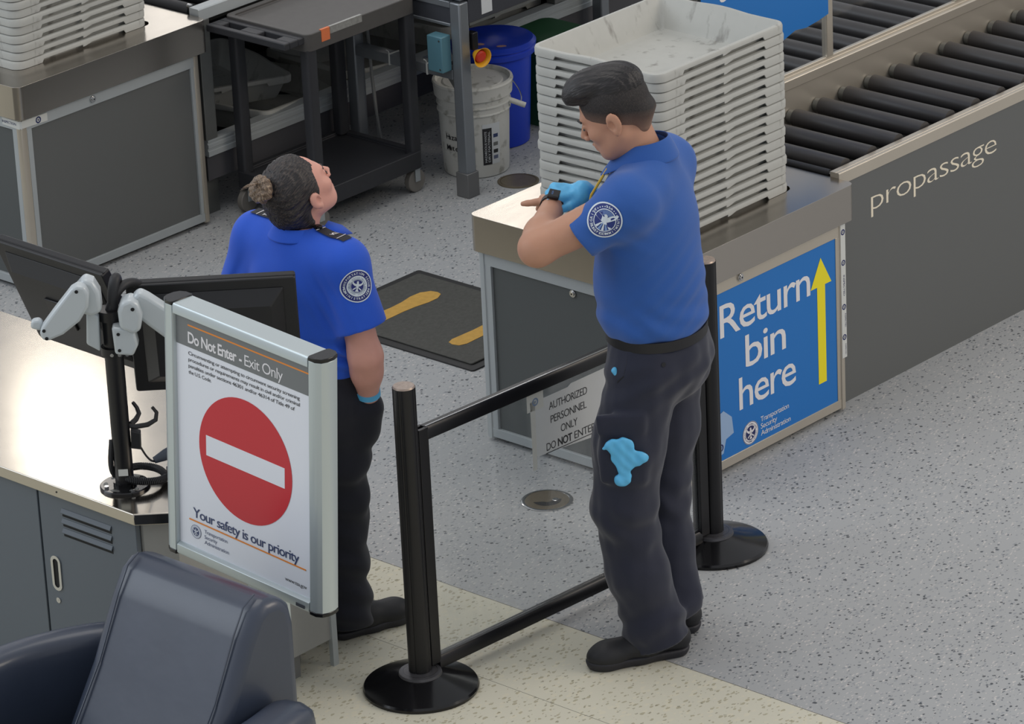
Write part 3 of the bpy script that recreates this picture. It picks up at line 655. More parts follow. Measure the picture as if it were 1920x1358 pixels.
# scanner hook on the pole
m = MB(); hk = lp(.035, -.02, .235)
m.tube([lp(.028, 0, .192), lp(.045, -.005, .190), lp(.080, 0, .192), lp(.104, .005, .204), lp(.108, .01, .225), lp(.096, .012, .242)], [.008, .008, .008, .007, .006, .005], 8)
m.tube([lp(.03, .01, .192), lp(.045, .03, .198), lp(.054, .04, .212), lp(.048, .045, .230), lp(.038, .045, .246)], [.008, .008, .007, .006, .005], 8)
m.build('scanner_hook', black_pl, t)
blob('hook_clip', [(.028, .125), (.056, .12), (.058, .172), (.03, .182)], .03, S0-AWAY*.0, black_pl, t, bev=.003)

# monitors carried by the arms
def monitor(label, centre, yaw, tilt, w, h, roll=0):
    t = thing('monitor', label, 'monitor', centre); t.rotation_mode = 'XYZ'
    M_ = Matrix.Translation(Vector(centre)) @ Matrix.Rotation(R(yaw), 4, 'Z') @ Matrix.Rotation(R(roll), 4, 'Y') @ Matrix.Rotation(R(tilt), 4, 'X')
    t.matrix_world = M_     # local: x width, z height, screen faces +y, back faces -y
    m = MB(); m.prism(rrect(-w/2, w/2, -h/2, h/2, .008, 4), (0, -.012, 0), (1, 0, 0), (0, 0, 1), (0, .034, 0)); m.build('bezel', black_pl, t, bevel=.003, local=True)
    m = MB(); a, b = w/2-.035, h/2-.03; c, d = w/2-.075, h/2-.075
    vs = [(x, -.012, z) for x, z in ((-a, -b), (a, -b), (a, b), (-a, b))]+[(x, -.045, z) for x, z in ((-c, -d), (c, -d), (c, d), (-c, d))]
    m.add(vs, [(0, 1, 5, 4), (1, 2, 6, 5), (2, 3, 7, 6), (3, 0, 4, 7), (4, 5, 6, 7), (3, 2, 1, 0)]); bk = m.build('back_housing', black_pl, t, bevel=.004, local=True)
    m = MB(); m.box(-.05, .05, -.053, -.044, -.05, .05); m.build('mount_plate', black_mt, t, bevel=.003, local=True)
    m = MB(); m.prism([(-w/2+.018, -h/2+.02), (w/2-.018, -h/2+.02), (w/2-.018, h/2-.018), (-w/2+.018, h/2-.018)], (0, .0221, 0), (1, 0, 0), (0, 0, 1), (0, .0006, 0)); m.build('screen', mat('screen_glass', (20, 24, 30), .12), t, local=True)
    m = MB(); m.box(-w/2-.0005, w/2+.0005, -.002, .003, h/2-.0005, h/2+.001); m.build('seam', black_gl, t, local=True)
    return t
monitor('black monitor tilted back on the left-hand arm of the stand', (-2.51, -.57, 1.18), -91, 22, .48, .385, 0)
monitor('black monitor on the right-hand arm, partly behind the no-entry sign', (-2.40, -1.06, 1.17), -46, 15, .49, .385, 0)

# scanner lying on the desk with its coiled cord
t = thing('barcode_scanner', 'dark handheld scanner lying on the desk with coiled cord', 'scanner', (-2.33, -.82, zt))
hs = mat('scanner_body', (62, 70, 82), .4)
m = MB(); m.tube([lp(.085, .06, .052), lp(.12, .075, .062), lp(.20, .11, .085), lp(.235, .125, .092)], [.010, .018, .021, .024], 14); m.build('handle', hs, t)
m = MB(); m.tube([lp(.235, .12, .092), lp(.25, .125, .085), lp(.26, .13, .07)], [.026, .028, .024], 14); m.tube([lp(.12, .06, .018), lp(.2, .08, .018), lp(.24, .09, .02)], [.012, .017, .017], 12); m.build('head', hs, t)
m = MB(); pts = []; 
for i in range(560):
    s_ = i/559; a = 2*PI*s_*70; th_ = R(150-330*s_)
    cx, cy = .055+.062*math.cos(th_), .02+.055*math.sin(th_)
    r_ = .0095; pts.append(lp(cx+r_*math.cos(a)*math.cos(th_), cy+r_*math.cos(a)*math.sin(th_), .014+.02*abs(math.sin(th_*.5))+r_*math.sin(a)+.035*(1-s_)*0))
m.tube(pts, .0026, 5)
m.tube(bez([lp(-.028, .01, .03), lp(-.045, .0, .06), lp(-.03, -.01, .12), lp(-.028, .0, .15)]), .008, 8); m.tube(bez([lp(.03, .03, .17), lp(.05, .04, .10), lp(.07, .05, .045), lp(.09, .06, .05)]), .003, 6)
m.build('coiled_cord', rubber, t)

# ------------------------------------------------------------------ framed no-entry sign
SC = Vector((-2.80, -1.597, 1.068)); w2, h2, d2 = .303, .390, .05
t = thing('framed_sign', 'aluminium framed no-entry sign standing at the end of the desk', 'sign', SC)
t.matrix_world = Matrix.Translation(SC) @ Matrix.Rotation(R(3.0), 4, 'X') @ Matrix.Rotation(R(-1.5), 4, 'Z') @ Matrix.Rotation(R(1.5), 4, 'Y')
fr_m = mat('sign_frame', (190, 200, 202), .32, .5)
# local: face towards -x, width along -y
def prof(depth): return [(-depth, .0), (-depth, .010), (-depth*.8, .016), (-depth*.8, .026), (-depth*.55, .030), (depth*.55, .030), (depth*.8, .026), (depth*.8, .016), (depth, .010), (depth, 0), (depth*.7, -.012), (-depth*.7, -.012)]
for s_ in (1, -1):       # stiles: rounded outer edge
    m = MB(); pr = [(-.036, 0), (-.040, .006), (-.040, .030), (-.032, .034), (.032, .034), (.040, .030), (.040, .006), (.036, 0), (.030, -.010), (.012, -.017), (-.012, -.017), (-.030, -.010)]
    m.prism(pr, (0, s_*w2, -h2+.012), (1, 0, 0), (0, -s_, 0), (0, 0, 2*h2-.024)); m.build('stile', fr_m, t, bevel=.001, local=True)
    for z in (-h2, h2-.012):
        m = MB(); m.prism([(a*1.03, b*1.03) for a, b in pr], (0, s_*w2, z), (1, 0, 0), (0, -s_, 0), (0, 0, .012)); m.build('end_cap', black_gl, t, bevel=.002, local=True)
for s_ in (1, -1):
    m = MB(); pr = [(-.036, 0), (-.040, .006), (-.040, .030), (-.030, .036), (.030, .036), (.040, .030), (.040, .006), (.036, 0)]
    m.prism(pr, (0, -w2+.0345, s_*(h2-.003)), (1, 0, 0), (0, 0, -s_), (0, 2*w2-.069, 0)); m.build('rail', fr_m, t, bevel=.001, local=True)
m = MB(); m.box(-.026, .026, -w2+.03, w2-.03, -h2+.03, h2-.03)
pw, ph = w2-.0345, h2-.037; fx = -.0265
F = lambda u, v, d=.0: Vector((fx-d, pw-2*pw*u, ph-2*ph*v)); UY = (0, -1, 0); UZ = (0, 0, 1)
poster = mat('poster_white', (226, 230, 238), .3, coat=.3); hdr = mat('poster_grey', (112, 116, 118), .3); orange = mat('poster_orange', (228, 138, 50), .4); red = mat('poster_red', (196, 38, 52), .3); nblue = mat('poster_navy', (46, 62, 104), .4)
ps = m.build('poster', poster, t, local=True)
m = MB(); m.prism([(0, 0), (2*pw, 0), (2*pw, .125*2*ph), (0, .125*2*ph)], F(0, .125), UY, UZ, (-.0006, 0, 0)); m.build('header_band', hdr, ps, local=True)
m = MB(); c_ = F(.51, .52); m.prism(circ(0, 0, .187, 72), c_, UY, UZ, (-.0006, 0, 0)); m.build('red_disc', red, ps, local=True)
m = MB(); m.prism([(-.158, -.031), (.158, -.031), (.158, .031), (-.158, .031)], c_+Vector((-.0006, 0, 0)), UY, UZ, (-.0005, 0, 0)); m.build('white_bar', poster, ps, local=True)
for v, a, b in ((.034, .09, .985), (.882, .075, .955)):
    m = MB(); m.prism([(0, 0), ((b-a)*2*pw, 0), ((b-a)*2*pw, .0045), (0, .0045)], F(a, v, .0006), UY, UZ, (-.0005, 0, 0))
    m.build('orange_line', orange, ps, local=True)
m = MB(); text(m, 'Do Not Enter', F(.09, .105, .0012), UY, UZ, .047, .197, bold=.022); text(m, '-', F(.475, .105, .0012), UY, UZ, .047, .011, bold=.022); text(m, 'Exit Only', F(.515, .105, .0012), UY, UZ, .047, .152)
m.build('title', sign_white, ps, local=True, recalc=False)
m = MB()
for i, (s_, w_) in enumerate((('Circumventing or attempting to circumvent security screening', .445), ('procedures or requirements may result in civil and/or criminal', .445), ('penalties under sections 46301 and/or 46314 of Title 49 of', .425), ('the U.S. Code.', .092))):
    text(m, s_, F(.09, .158+.027*i, .0008), UY, UZ, .0158, w_)
m.build('small_print', ink, ps, local=True, recalc=False); m = MB(); text(m, 'www.tsa.gov', F(.80, .962, .0008), UY, UZ, .0165, .086)
m.build('web_address', ink, ps, local=True, recalc=False)
m = MB(); text(m, 'Your safety is our priority', F(.105, .862, .0008), UY, UZ, .043, .43, bold=.006); m.build('slogan', nblue, ps, local=True, recalc=False)
m = MB(); sc_ = F(.125, .925); f = lambda a, b, z: (sc_.x-.0004-z, sc_.y-a, sc_.z+b); seal(m, .021, f, (0, 1, 2), False)
m.mi = 2
for i, s_ in enumerate(('Transportation', 'Security', 'Administration')): text(m, s_, F(.19, .915+.0235*i, .0008), UY, UZ, .0165, (.095, .052, .100)[i])
m.build('agency_seal', [mat('seal_pale', (196, 202, 214), .4), nblue, greyink], ps, local=True, recalc=False)
m = MB(); m.prism([(0, 0), (.034, 0), (.034, .010), (0, .010)], Vector((-.0405, -w2+.085, -h2+.010)), UY, UZ, (-.001, 0, 0)); m.build('maker_tag', mat('tag_dark', (64, 68, 76), .4), t, local=True)
px, py = -2.79, -1.662
inv = t.matrix_world.inverted()
def world_child(m, name, mt, bev=.003):
    m.v = [tuple(inv @ Vector(v)) for v in m.v]; return m.build(name, mt, t, bevel=bev, local=True)
m = MB(); m.box(px-.02, px+.02, py-.02, py+.02, .012, .71); world_child(m, 'post', fr_m)
m = MB(); m.box(px-.028, px+.028, py-.06, py+.10, .655, .69); world_child(m, 'bracket', fr_m)
m = MB(); m.prism(rrect(px-.11, px+.10, py-.13, py+.16, .02), (0, 0, 0), (1, 0, 0), (0, 1, 0), (0, 0, .012)); world_child(m, 'foot_plate', fr_m)

# ------------------------------------------------------------------ leather armchair
def leather():
    m = mat('black_leather', (50, 59, 76), .4, 0, coat=.25, noise=.12, scale=9, bump=.12, dist=.01, spec=.6); return m
lea = leather()
AC = Vector((-3.5, -1.78, 0))
t = thing('armchair', 'black leather tub armchair at the lower left, cut off by the frame', 'armchair', AC)
def soft(m, name, bev, sub=0, par=t):
    o = m.build(name, lea, par, bevel=bev, seg=5, angle=60); o.data.polygons.foreach_set('use_smooth', [True]*len(o.data.polygons)); return o
m = MB(); y0, y1 = -1.995, -1.455
pr = [(-3.47, .40), (-3.335, .60), (-3.245, .77), (-3.20, .838), (-3.16, .862), (-3.10, .858), (-3.062, .82), (-3.05, .76), (-3.05, .08), (-3.20, .08), (-3.42, .34)]
m.prism(pr, (0, y0, 0), (1, 0, 0), (0, 0, 1), (0, y1-y0, 0)); bk = soft(m, 'backrest', .035)
for yy in (y0+.045, y1-.045):
    m = MB(); m.tube([(-3.452, yy, .445), (-3.335, yy, .612), (-3.247, yy, .782), (-3.203, yy, .852), (-3.16, yy, .874)], .003, 6); m.build('seam', lea, bk)
m = MB(); m.prism(rrect(-4.02, -3.36, -2.03, -1.45, .06, 6), (0, 0, .20), (1, 0, 0), (0, 1, 0), (0, 0, .24)); soft(m, 'seat_cushion', .05)
def arm(pts, w, h, name='armrest'):
    # band of padded leather following a plan curve
    n = len(pts); vs = []; P = [Vector((x, y, 0)) for x, y in pts]
    prf = [(-w/2, .06), (-w/2, h-.05), (-w/2+.02, h-.015), (-w*.18, h), (w*.18, h), (w/2-.02, h-.015), (w/2, h-.05), (w/2, .06)]; k = len(prf)
    for i in range(n):
        d = (P[min(i+1, n-1)]-P[max(i-1, 0)]).normalized(); s_ = Vector((-d.y, d.x, 0))
        for a, b in prf: vs.append(P[i]+s_*a+Vector((0, 0, b)))
    fs = [(i*k+j, i*k+(j+1) % k, (i+1)*k+(j+1) % k, (i+1)*k+j) for i in range(n-1) for j in range(k)]+[tuple(range(k-1, -1, -1)), tuple(range((n-1)*k, n*k))]
    m = MB(); m.add(vs, fs); o = m.build(name, lea, t, angle=70)
    b = o.modifiers.new('subdivision', 'SUBSURF'); b.levels = 2; b.render_levels = 2; return o
arm([(-3.10, -1.43), (-3.22, -1.33), (-3.38, -1.255), (-3.55, -1.235), (-3.72, -1.26), (-3.90, -1.34), (-4.08, -1.44)], .13, .625)
arm([(-3.10, -2.05), (-3.24, -2.09), (-3.38, -2.11), (-3.55, -2.11), (-3.75, -2.10), (-3.95, -2.03), (-4.08, -1.99)], .16, .60)
for x, y in ((-3.12, -1.93), (-3.12, -1.52), (-3.95, -2.0), (-3.95, -1.45)):
    m = MB(); m.cyl((x, y, 0), (x, y, .085), .02, .026, n=14); m.build('leg', black_pl, t)
# ------------------------------------------------------------------ black utility cart
t = thing('utility_cart', 'black two-shelf utility cart on casters beyond the woman', 'cart', (.77, 1.68, 0))
cx0, cx1, cy0, cy1 = .505, 1.10, 1.435, 1.88
cart_top = mat('cart_top', (76, 74, 72), .5, 0, noise=.15, scale=30); cart_m = mat('cart_plastic', (44, 45, 49), .5, 0, noise=.15, scale=40)
def shelf(z, nm, mt):
    m = MB(); o_ = rrect(cx0, cx1, cy0, cy1, .03); i_ = rrect(cx0+.025, cx1-.025, cy0+.025, cy1-.025, .02); n = len(o_)
    vs = [(x, y, z-.07) for x, y in o_]+[(x, y, z) for x, y in o_]+[(x, y, z) for x, y in i_]+[(x, y, z-.012) for x, y in i_]
    fs = [(k*n+i, k*n+(i+1) % n, (k+1)*n+(i+1) % n, (k+1)*n+i) for k in range(3) for i in range(n)]+[tuple(range(3*n, 4*n)), tuple(range(n-1, -1, -1))]
    m.add(vs, fs); return m.build(nm, mt, t, bevel=.003)
sh = shelf(.80, 'top_shelf', cart_top); shelf(.17, 'bottom_shelf', cart_m)
# handle panel with two grip slots
vs, fs = slab_with_hole(rrect(.405, .51, 1.455, 1.875, .03), rrect(.435, .475, 1.70, 1.80, .004), .79, .03)
m = MB()
for (a, b, c, d) in ((.405, .432, 1.455, 1.875), (.478, .512, 1.455, 1.875)): m.box(a, b, c, d, .762, .79)
for (c, d) in ((1.455, 1.53), (1.63, 1.72), (1.82, 1.875)): m.box(.4321, .4779, c, d, .7622, .7898)
m.build('handle', cart_m, t, bevel=.004)
for x, y in ((cx0+.03, cy0+.03), (cx1-.03, cy0+.03), (cx0+.03, cy1-.03), (cx1-.03, cy1-.03)):
    m = MB(); m.prism(rrect(x-.026, x+.026, y-.024, y+.024, .012, 4), (0, 0, .165), (1, 0, 0), (0, 1, 0), (0, 0, .57)); m.build('leg', cart_m, t)
    m = MB(); m.box(x-.013, x+.013, y-.02, y-.015, .045, .10); m.box(x-.013, x+.013, y+.015, y+.02, .045, .10); m.box(x-.016, x+.016, y-.022, y+.022, .094, .102); cs = m.build('caster', alu, t, bevel=.001)
    m = MB(); m.cyl((x, y-.013, .046), (x, y+.013, .046), .046, n=28); m.build('wheel', mat('wheel_grey', (128, 124, 118), .5), cs, bevel=.003)
m = MB(); m.box(.58, .625, cy0-.0015, cy0+.01, .755, .803); m.mi = 1; m.box(.627, .80, cy0-.0015, cy0+.01, .775, .8035)
m.build('edge_tape', [mat('orange_tape', (214, 116, 70), .5), mat('silver_tape', (158, 158, 154), .4, .4, noise=.4, scale=90)], t)

# ------------------------------------------------------------------ aluminium table with emergency stop
t = thing('metal_table', 'grey aluminium frame table with a narrow apron, standing over the buckets', 'table', (1.8, 1.6, 0))
steelgrey = mat('frame_grey', (138, 143, 148), .36, .6, noise=.06, scale=20); dpanel = mat('apron_dark', (64, 66, 72), .4, .1)
for x, y in ((1.155, 1.262), (1.155, 1.835), (2.62, 1.262), (2.62, 1.835)):
    m = MB(); m.box(x-.026, x+.026, y-.026, y+.026, .09, .79); o = m.build('leg', steelgrey, t, bevel=.006)
    m = MB(); m.box(x-.032, x+.032, y-.032, y+.032, .0, .10); m.build('foot_sleeve', mat('sleeve_grey', (120, 120, 120), .4, .5), o, bevel=.003)
m = MB(); m.box(1.13, 1.18, 1.289, 1.808, .475, .515); m.build('cross_bar', steelgrey, t, bevel=.002)
m = MB(); m.box(1.13, 1.18, 1.289, 1.808, .765, .79); m.box(1.13, 1.18, 1.289, 1.808, .690, .702); m.build('end_rail', steelgrey, t, bevel=.002)
m = MB(); m.box(1.135, 1.16, 1.289, 1.808, .703, .764); m.build('end_apron', dpanel, t)
m = MB(); m.box(1.182, 2.59, 1.238, 1.258, .700, .80); o = m.build('apron', dpanel, t); 
m = MB(); m.box(1.182, 2.59, 1.234, 1.262, .690, .6995); m.build('apron_lip', alu_dull, t)
m = MB(); m.box(1.255, 1.315, 1.2368, 1.2378, .715, .80); m.build('label', paper, o)
m = MB(); m.box(1.13, 2.65, 1.232, 1.865, .802, .83); m.build('table_top', steelgrey, t, bevel=.003)
m = MB(); m.prism([(0, 0), (.05, 0), (0, -.06)], (1.15, 1.289, .474), (0, 1, 0), (0, 0, 1), (.01, 0, 0)); m.build('gusset', alu_dull, t)
for y in (1.42, 1.62):
    m = MB(); m.box(1.127, 1.183, y, y+.006, .472, .518); m.tube([(1.13, y+.003, .518), (1.125, y+.003, .53), (1.12, y+.01, .535)], .002, 5); m.build('cable_tie', tape, t)
m = MB(); m.tube(bez([(1.19, 1.80, .70), (1.20, 1.79, .45), (1.16, 1.77, .30), (1.22, 1.76, .02)], 30), .006, 8)
m.tube(bez([(1.21, 1.82, .70), (1.19, 1.80, .4), (1.24, 1.80, .2), (1.20, 1.78, .02)], 30), .006, 8); m.build('cables', mat('cable_grey', (120, 122, 122), .5), t)
t = thing('emergency_stop', 'teal switch box with red and yellow emergency stop button on the table leg', 'switch', (1.12, 1.24, .6))
teal = mat('switch_teal', (84, 126, 140), .4)
m = MB(); m.box(1.075, 1.128, 1.288, 1.365, .515, .66); bx_ = m.build('switch_box', teal, t, bevel=.004)
for z in (.53, .645):
    m = MB(); m.cyl((1.075, 1.30, z), (1.073, 1.30, z), .004, n=10); m.build('screw', chrome, bx_)
m = MB(); m.box(1.186, 1.215, 1.225, 1.262, .59, .66); m.build('bracket', black_mt, t, bevel=.003)
Me = Matrix.Rotation(R(90), 4, 'X')
m = MB(); yel = mat('cup_yellow', (232, 172, 34), .4); redb = mat('button_red', (206, 60, 40), .35)
m.lathe([(.010, 0), (.016, .006), (.038, .05), (.040, .052), (.036, .050), (.014, .008), (0, .006)], (0, 0, 0), 32, M=Matrix.Translation((1.200, 1.232, .575)) @ Matrix.Rotation(R(-12), 4, 'Z') @ Matrix.Rotation(R(96), 4, 'X')); m.build('guard_cup', yel, t)
m = MB(); m.lathe([(.012, .008), (.014, .025), (.024, .028), (.024, .040), (.018, .046), (0, .047)], (0, 0, 0), 28, M=Matrix.Translation((1.200, 1.232, .575)) @ Matrix.Rotation(R(-12), 4, 'Z') @ Matrix.Rotation(R(96), 4, 'X')); m.build('stop_button', redb, t)

# ------------------------------------------------------------------ buckets and bins on the floor
bw = mat('bucket_white', (204, 204, 198), .45, 0, noise=.05, scale=10)
nt = bw.node_tree; b = nt.nodes['Principled BSDF']; src = b.inputs['Base Color'].links[0].from_socket
tc = nt.nodes.new('ShaderNodeTexCoord'); n = nt.nodes.new('ShaderNodeTexNoise'); n.inputs['Scale'].default_value = 26; n.inputs['Detail'].default_value = 8; nt.links.new(tc.outputs['Object'], n.inputs['Vector'])
cr = nt.nodes.new('ShaderNodeMapRange'); cr.inputs[1].default_value = .56; cr.inputs[2].default_value = .72; cr.inputs[4].default_value = .7; nt.links.new(n.outputs[0], cr.inputs[0])
mx = nt.nodes.new('ShaderNodeMix'); mx.data_type = 'RGBA'; mx.inputs[7].default_value = lin((120, 118, 104)); nt.links.new(cr.outputs[0], mx.inputs[0]); nt.links.new(src, mx.inputs[6]); nt.links.new(mx.outputs[2], b.inputs['Base Color'])
BC = Vector((1.405, 1.445, 0))
t = thing('bucket', 'scuffed white lidded bucket with black lettering behind the table leg', 'bucket', BC)
m = MB(); m.lathe([(.122, 0), (.128, .004), (.130, .02), (.142, .30), (.144, .335), (.138, .34), (0, .34)], BC, n=56); bk = m.build('body', bw, t, angle=30)
for z in (.255, .285):
    m = MB(); rr_ = .1305+(z-.02)/.28*.012; m.lathe([(rr_, z), (rr_+.005, z+.003), (rr_+.005, z+.007), (rr_, z+.010)], BC, n=56); m.build('rib', bw, bk)
m = MB(); m.lathe([(.149, .318), (.154, .322), (.157, .365), (.160, .372), (.158, .380), (.148, .382), (.143, .376), (.141, .366), (.120, .364), (.116, .369), (0, .370)], BC, n=56); m.build('lid', bw, t, angle=30)
def around(m, s, r, z, a_deg, size, bold=0, sp=.62):
    n = len(s)
    for i, ch in enumerate(s):
        if ch == ' ': continue
        a = R(a_deg)+(i-(n-1)/2)*size*sp/r; c_ = BC+Vector((r*math.cos(a), r*math.sin(a), z)); ux = Vector((-math.sin(a), math.cos(a), 0))
        text(m, ch, c_-ux*size*.25, ux, (0, 0, 1), size, bold=bold)
vd = math.degrees(math.atan2(-AWAY.y, -AWAY.x))
m = MB(); around(m, 'Hazardous', .1385, .158, vd-27, .032, .008, .46); around(m, 'Material', .1370, .113, vd-29, .032, .008, .48); m.build('lettering', ink, bk, recalc=False)
def wrapped(name, a0, a1, z0, z1, mt, r, par):
    m = MB(); n = 14; vs = []
    for i in range(n+1):
        a = R(a0+(a1-a0)*i/n)
        for z in (z0, z1):
            q = r+(z-.02)/.28*.012; vs.append(BC+Vector((q*math.cos(a), q*math.sin(a), z)))
    m.add(vs, [(2*i, 2*i+2, 2*i+3, 2*i+1) for i in range(n)]); return m.build(name, mt, par)
lb = wrapped('label', vd+12, vd+44, .055, .225, paper, .1308, bk)
wrapped('label_band', vd+12, vd+28, .055, .208, ink, .1313, lb)
m = MB(); 
for s_, a_ in (('HAZARDOUS WASTE', 17), ('DRY MATERIAL', 23)):
    a = R(vd+a_); nn = Vector((math.cos(a), math.sin(a), 0)); tg_ = Vector((-math.sin(a), math.cos(a), 0)); o_ = BC+nn*.1345+tg_*.004+Vector((0, 0, .066))
    text(m, s_, o_, Vector((nn.x*.042, nn.y*.042, 1)), -tg_, .013, .13)
m.build('label_lettering', paper, lb, recalc=False)
for k, z in enumerate((.075, .10, .13, .165)): wrapped('label_icon', vd+31, vd+40, z, z+.015, (greyink, ink, alu_dull, nblue)[k], .1314, lb)
m = MB(); a = R(vd+78); e_ = BC+Vector((math.cos(a), math.sin(a), 0))*.155+Vector((0, 0, .285)); dirh = (RIGHT*.8+Vector((0, 0, -.35))).normalized()
m.cyl(e_-RIGHT*.03+Vector((0, 0, .012)), e_+dirh*.055, .011, n=14); m.build('handle_grip', bw, t)
m = MB(); m.tube(bez([e_+dirh*.03, e_+dirh*.06+Vector((0, 0, .04)), e_+Vector((0, 0, .09))]), .0022, 6); m.build('wire_handle', chrome, t)
m = MB(); a = R(vd+140); m.box(BC.x+.06, BC.x+.075, BC.y+.09, BC.y+.11, .376, .388); m.build('tab', black_pl, t)

blue_bin = mat('bin_blue', (24, 60, 190), .35, 0, noise=.06, scale=20); green_bin = mat('bin_green', (34, 82, 52), .5, 0, noise=.1, scale=30)
BB = Vector((1.70, 1.60, 0))
t = thing('waste_bin', 'round blue waste bin with a lid behind the white bucket', 'waste bin', BB)
m = MB(); m.lathe([(.125, 0), (.130, .004), (.152, .40), (.150, .41), (0, .41)], BB, n=56); m.build('body', blue_bin, t, angle=30)
m = MB(); m.lathe([(.155, .375), (.168, .378), (.170, .398), (.164, .404), (.172, .410), (.172, .418), (.160, .430), (.145, .432), (.10, .425), (.04, .437), (0, .438)], BB, n=56); ld = m.build('lid', blue_bin, t, angle=30)
for dx, dy in ((-.09, -.01), (-.06, -.10)):
    m = MB(); m.prism(circ(0, 0, .020, 18, .012), BB+Vector((dx, dy, .4275)), RIGHT, AWAY, (0, 0, .002)); m.build('vent_hole', mat('hole_tan', (178, 140, 130), .6), ld)
GB = Vector((2.03, 1.60, 0))
t = thing('waste_bin', 'green waste bin between the blue bin and the bin stack', 'waste bin', GB)
m = MB(); n_ = 40
vs = []; base_ = rrect(-.14, .14, -.14, .14, .05, 6)
for z, s_ in ((0, .86), (.30, 1.0), (.31, 1.06), (.335, 1.06), (.345, 1.0), (.37, .9), (.375, .3)): vs += [(GB.x+x*s_, GB.y+y*s_, z) for x, y in base_]
k = len(base_); fs = [(j*k+i, j*k+(i+1) % k, (j+1)*k+(i+1) % k, (j+1)*k+i) for j in range(6) for i in range(k)]+[tuple(range(k-1, -1, -1)), tuple(range(6*k, 7*k))]
m.add(vs, fs); m.build('body', green_bin, t, angle=30)

# ------------------------------------------------------------------ far lane machine frame
t = thing('lane_frame', 'aluminium framed inspection lane with dark interior running behind the cart', 'inspection lane', (2.4, 2.4, 0))
darkg = mat('skirt_dark', (74, 74, 78), .5, 0, noise=.05, scale=40); smoke = mat('lane_interior', (40, 42, 45), .7)
FX0, FX1, FY = .395, 5.2, 1.90
m = MB(); m.prism([(0, .252), (.0, .272), (.004, .275), (.004, .283), (0, .286), (0, .300), (.004, .303), (.004, .308), (.0, .311), (0, .318), (.05, .318), (.05, .252)], (FX0, FY, 0), (0, 1, 0), (0, 0, 1), (FX1-FX0, 0, 0)); m.build('lower_rail', alu, t)
m = MB(); m.box(FX0, FX1, FY+.012, FY+.02, .152, .2515); m.build('skirt_panel', darkg, t)
m = MB(); m.prism([(0, .800), (0, .842), (.004, .846), (.050, .846), (.050, .800)], (FX0, FY, 0), (0, 1, 0), (0, 0, 1), (FX1-FX0, 0, 0)); m.build('upper_rail', alu, t)
for x in (.42, 2.44, 2.56, 3.9):
    m = MB(); m.box(x-.03, x+.03, FY+.002, FY+.048, .3185, .7995); m.build('upright', alu_dull, t, bevel=.003)
for x in (.45, 2.5, 4.9):
    for y in (FY+.08, FY+.85):
        m = MB(); m.box(x-.03, x+.03, y-.03, y+.03, 0, .152); m.build('leg', alu_dull, t)
m = MB(); m.box(FX0, FX1, FY+.021, FY+.95, .155, .175); m.box(FX0, FX1, FY+.9, FY+.95, .176, .84); m.build('inner_tray', smoke, t)
m = MB(); m.box(2.48, 5.2, FY+.025, FY+.035, .319, .80); m.build('end_panel', darkg, t)
m = MB(); m.box(FX0, FX1, FY+.051, FY+.89, .765, .775); m.build('deck', dark_in, t)
for i in range(30):
    x = .43+.1475*i
    if x > 3.4: break
    m = MB(); m.cyl((x, FY+.07, .815), (x, FY+.62, .815), .03, n=18); m.build('roller', rubber, t)
m = MB(); m.cyl((.41, FY+.055, .845), (.41, FY+.07, .845), .010, n=12); m.build('pin', chrome, t)
# bins put away on the inner tray
dimbin = [(1.02, 2.23, .30, 8), (1.62, 2.22, .30, -6), (2.12, 2.26, .34, 4), (.80, 2.42, .40, -14)]
wh = ['left-hand bin lying in the dark lane behind the cart', 'bin lying in the dark lane right of the aluminium column', 'bin lying in the dark lane above the blue waste bin', 'bin leaning at the back of the dark lane behind the cart']
for (x, y, z, a), l_ in zip(dimbin, wh):
    o = bproto.copy(); C.objects.link(o); o.location = (x, y, z); o.rotation_euler = (R(rnd.uniform(-3, 3)), R(4), R(a)); tag(o, 'grey plastic '+l_, 'bin', 'grey bins lying in the far lane')
m = None
